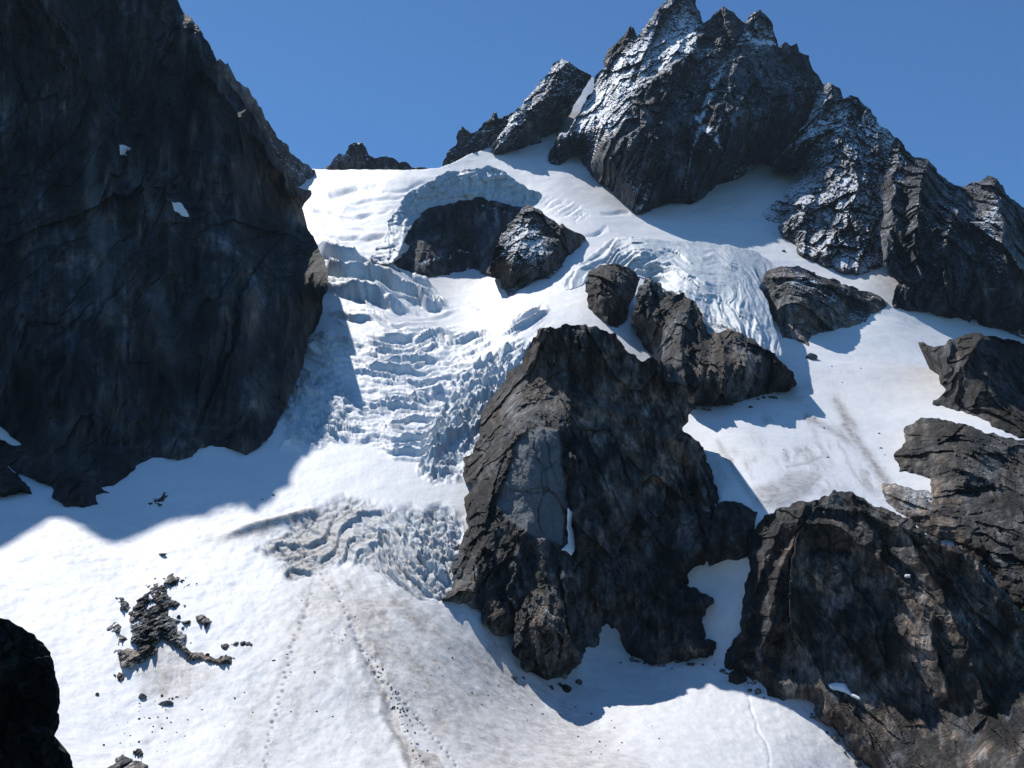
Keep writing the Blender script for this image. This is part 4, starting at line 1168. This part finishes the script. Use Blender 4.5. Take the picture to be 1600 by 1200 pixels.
rubble("rubble_patch", [(213, 932), (228, 915), (250, 905), (265, 898), (290, 902), (305, 912), (309, 919), (290, 918), (270, 917), (266, 928), (280, 938), (296, 947), (285, 950), (265, 950), (270, 962), (282, 965), (296, 973),
                        (288, 978), (275, 973), (278, 985), (290, 992), (293, 1008), (310, 1018), (340, 1025), (372, 1028), (360, 1038), (340, 1042), (305, 1033), (285, 1020), (268, 1005), (252, 998), (245, 1012), (228, 1030), (205, 1045),
                        (188, 1040), (173, 1015), (195, 1012), (213, 1015), (204, 1000), (200, 985), (202, 960), (210, 948)], "large dark crooked patch of rubble sticking out of the lower snow", "rubble patch", 61)
for i, (pl, lb_) in enumerate([
        ([(172, 936), (185, 931), (200, 934), (194, 940), (200, 950), (190, 951), (180, 945)], "small rock island up and left of the large rubble patch"),
        ([(168, 982), (180, 974), (188, 980), (187, 988), (175, 988)], "round rock island midway along the left of the large rubble patch"),
        ([(178, 1002), (190, 997), (205, 1004), (198, 1010), (184, 1009)], "flat rock island just above the left arm of the rubble patch"),
        ([(300, 966), (312, 963), (322, 968), (338, 970), (334, 978), (320, 984), (312, 976)], "rock island floating right of the rubble patch"),
        ([(345, 1005), (358, 1006), (364, 1001), (376, 1002), (391, 1005), (378, 1011), (364, 1011), (358, 1021), (346, 1018)], "rightmost rock island above the right arm of the rubble patch"),
        ([(176, 1056), (184, 1051), (192, 1058), (186, 1063)], "lone boulder below the left arm of the rubble patch"),
        ([(168, 1202), (176, 1190), (192, 1178), (206, 1182), (222, 1188), (232, 1196), (226, 1214), (190, 1224), (166, 1214)], "stony hump cut by the bottom edge of the picture"),
        ([(206, 1174), (214, 1169), (226, 1172), (224, 1179), (212, 1180)], "flat stone just above the stony hump at the bottom edge"),
        ([(220, 786), (232, 781), (246, 785), (258, 787), (252, 796), (230, 795)], "dark flat rock lying in the blue shadow under the left wall"),
        ([(240, 776), (252, 770), (262, 776), (256, 782), (244, 781)], "small rock above the flat one in the blue shadow")]):
    rubble("rock_island", pl, lb_, "rock island", 70 + i, 0.5)

# ------------------------------------------------------------ loose boulders
def stone_mesh(seed, mat, n=3, sq=(1, 0.8, 0.7)):
    import bmesh
    bm = bmesh.new()
    bmesh.ops.create_icosphere(bm, subdivisions=n, radius=1.0)
    r = random.Random(seed)
    planes = [(Vector((r.gauss(0, 1), r.gauss(0, 1), r.gauss(0, 1))).normalized(), r.uniform(0.55, 0.85)) for _ in range(11)]
    for v in bm.verts:
        p = v.co.copy()
        for nrm, d in planes:
            k = p.dot(nrm) - d
            if k > 0:
                p -= nrm * k * 0.92
        v.co = Vector((p.x * sq[0], p.y * sq[1], p.z * sq[2] + sq[2] * 0.45))
    me = bpy.data.meshes.new("boulder")
    bm.to_mesh(me)
    bm.free()
    me.materials.append(mat)
    return me


stones = [stone_mesh(s, MAT['loose'], 3 if s < 3 else 2, q) for s, q in ((0, (1, 0.8, 0.7)), (1, (1.3, 0.8, 0.6)), (2, (0.9, 0.9, 0.9)), (3, (1.1, 0.7, 0.5)), (4, (0.8, 1.0, 0.7)))]
rs = random.Random(8)


def boulder(u, v, w, label, group=None, mat_i=None, mesh=None):
    """w: width in photograph pixels"""
    if not (0 <= u <= 1600 and 0 <= v <= 1200):
        return
    a, b = ray(u, v)
    ok, loc, nrm, idx, ob, mw = scene.ray_cast(DG[0], Vector((0, 0, 0)), Vector((float(a), 1, float(b))).normalized())
    if not ok or not (ob.name == 'glacier' or ob.name.startswith('rubble')):
        return
    o = bpy.data.objects.new("boulder", mesh or stones[rs.randrange(5)])
    col.objects.link(o)
    s = w * loc.y / FOC / 2
    o.scale = (s, s, s)
    o.location = loc - Vector((0, 0, s * 0.2))
    o.rotation_euler = (rs.uniform(-0.25, 0.25), rs.uniform(-0.25, 0.25), rs.uniform(0, 6.28))
    return thing(o, label, "boulder", group)


boulder(1152, 1066, 34, "pointed brown boulder on the snow at the foot of the lower right buttress", mesh=stone_mesh(21, MAT['brown'], 3, (1.0, 0.8, 1.15)))
boulder(883, 1076, 24, "small dark boulder in the shadow below the central pillar", mesh=stone_mesh(22, MAT['front'], 3, (1.3, 0.8, 0.55)))
for k, (x0, y0, x1, y1, cnt_, lb_, gp) in enumerate([
        (1128, 1040, 1196, 1090, 12, "block resting at the rubbly foot of the lower right buttress", "blocks at the foot of the lower right buttress"),
        (1262, 1105, 1352, 1200, 12, "block at the lower edge of the lower right buttress by the bottom of the picture", "blocks below the lower right buttress"),
        (800, 1052, 905, 1064, 8, "fallen block in the shade around the base of the brownish pillar", "blocks around the brownish pillar"),
        (960, 1036, 1122, 1036, 12, "fallen block in the shade at the base of the central buttress", "blocks at the base of the central buttress"),
        (1076, 640, 1220, 620, 10, "dark block below the broad outcrop at the top of the right snowfield", "blocks below the broad outcrop")]):
    for q in range(cnt_):
        t = (q + rs.random()) / cnt_
        boulder(x0 + (x1 - x0) * t + rs.gauss(0, 4), y0 + (y1 - y0) * t + rs.gauss(3, 4), rs.uniform(4, 15), lb_, gp)
boulder(260, 1101, 19, "rounded boulder directly below the large rubble patch")
boulder(222, 1090, 16, "small boulder below left of the rubble patch")
boulder(1268, 560, 22, "boulder at the lower tip of the wedge shaped grey rock band")
boulder(427, 774, 6, "single round stone on bright snow beside the left wall shadow edge")
boulder(410, 781, 4, "tiny stone just left of the single stone at the shadow edge")
boulder(252, 866, 20, "flat dark stone sliver above the rubble patch", mesh=stone_mesh(23, MAT['loose'], 3, (1.4, 0.6, 0.25)))
boulder(1225, 393, 9, "isolated dark stone on the white slope below the rocky shoulder")
boulder(152, 1086, 7, "lone small stone left of the hollow under the rubble patch")
boulder(428, 1032, 6, "lone stone between the rubble patch and the left footprints")

bpy.context.view_layer.update()
DG = [bpy.context.evaluated_depsgraph_get()]
cnt = 0
spots = []
for k in range(60):      # along the furrow
    t = rs.random() ** 0.8
    spots.append((560 + 100 * t + rs.gauss(0, 4 + 5 * t) + 10 * math.sin(t * 3), 995 + 200 * t, rs.uniform(2.0, 4.6), "small dark stone in the debris furrow of the snow fan", "stones in the debris furrow"))
for k in range(48):
    t = rs.random()
    spots.append((650 + 330 * t + rs.gauss(0, 30), 1030 + 150 * t + rs.gauss(0, 26), rs.uniform(1.6, 4.4), "small stone scattered on the brownish snow right of the furrow", "stones on the brownish snow"))
for k in range(40):
    t = rs.random()
    spots.append((225 + 60 * rs.gauss(0, 1) * 0.6 + 30 * (1 - t), 1085 + 90 * t, rs.uniform(2, 5.5), "small stone strewn below the large rubble patch", "stones below the rubble patch"))
for k in range(48):
    t = rs.random()
    pu, pv = rs.choice([((262, 905), (225, 1000)), ((230, 930), (235, 1020)), ((215, 960), (275, 990)), ((190, 1020), (235, 1020)), ((285, 1010), (365, 1035)), ((250, 905), (300, 910)), ((270, 950), (290, 1000))])
    spots.append((pu[0] + (pv[0] - pu[0]) * t + rs.gauss(0, 7), pu[1] + (pv[1] - pu[1]) * t + rs.gauss(0, 6), rs.uniform(3, 10), "angular grey block among the rubble of the large crooked patch", "blocks in the rubble patch"))
for k in range(20):
    spots.append((rs.uniform(350, 560), rs.uniform(920, 1190), rs.uniform(1.8, 4.0), "small stone beside the footprint trails on the fan", "stones beside the footprints"))
for k in range(14):
    spots.append((rs.uniform(1210, 1400), rs.uniform(560, 760), rs.uniform(2, 5), "small stone fragment on the right hand snowfield", "stones on the right hand snowfield"))
for (u, v, w, lb_, gp) in spots:
    boulder(u, v, w, lb_, gp)

# ------------------------------------------------------------ air
hz = bpy.data.meshes.new("haze")
x0, x1, y0, y1, z0, z1 = -1500.0, 1700.0, -60.0, 1500.0, -140.0, 900.0
hz.from_pydata([(x, y, z) for z in (z0, z1) for y in (y0, y1) for x in (x0, x1)], [],
               [(0, 2, 3, 1), (4, 5, 7, 6), (0, 1, 5, 4), (2, 6, 7, 3), (0, 4, 6, 2), (1, 3, 7, 5)])
hm = bpy.data.materials.new("thin mountain haze")
hm.use_nodes = True
ht = hm.node_tree
ht.nodes.clear()
ho = ht.nodes.new("ShaderNodeOutputMaterial")
hv = ht.nodes.new("ShaderNodeVolumePrincipled")
hv.inputs["Color"].default_value = (0.6, 0.8, 1.0, 1)
hv.inputs["Density"].default_value = 0.00004
hv.inputs["Anisotropy"].default_value = 0.0
ht.links.new(hv.outputs[0], ho.inputs["Volume"])
hz.materials.append(hm)
hob = bpy.data.objects.new("haze", hz)
col.objects.link(hob)
tag(hob, "thin blue haze filling the valley air", "haze", kind='stuff')
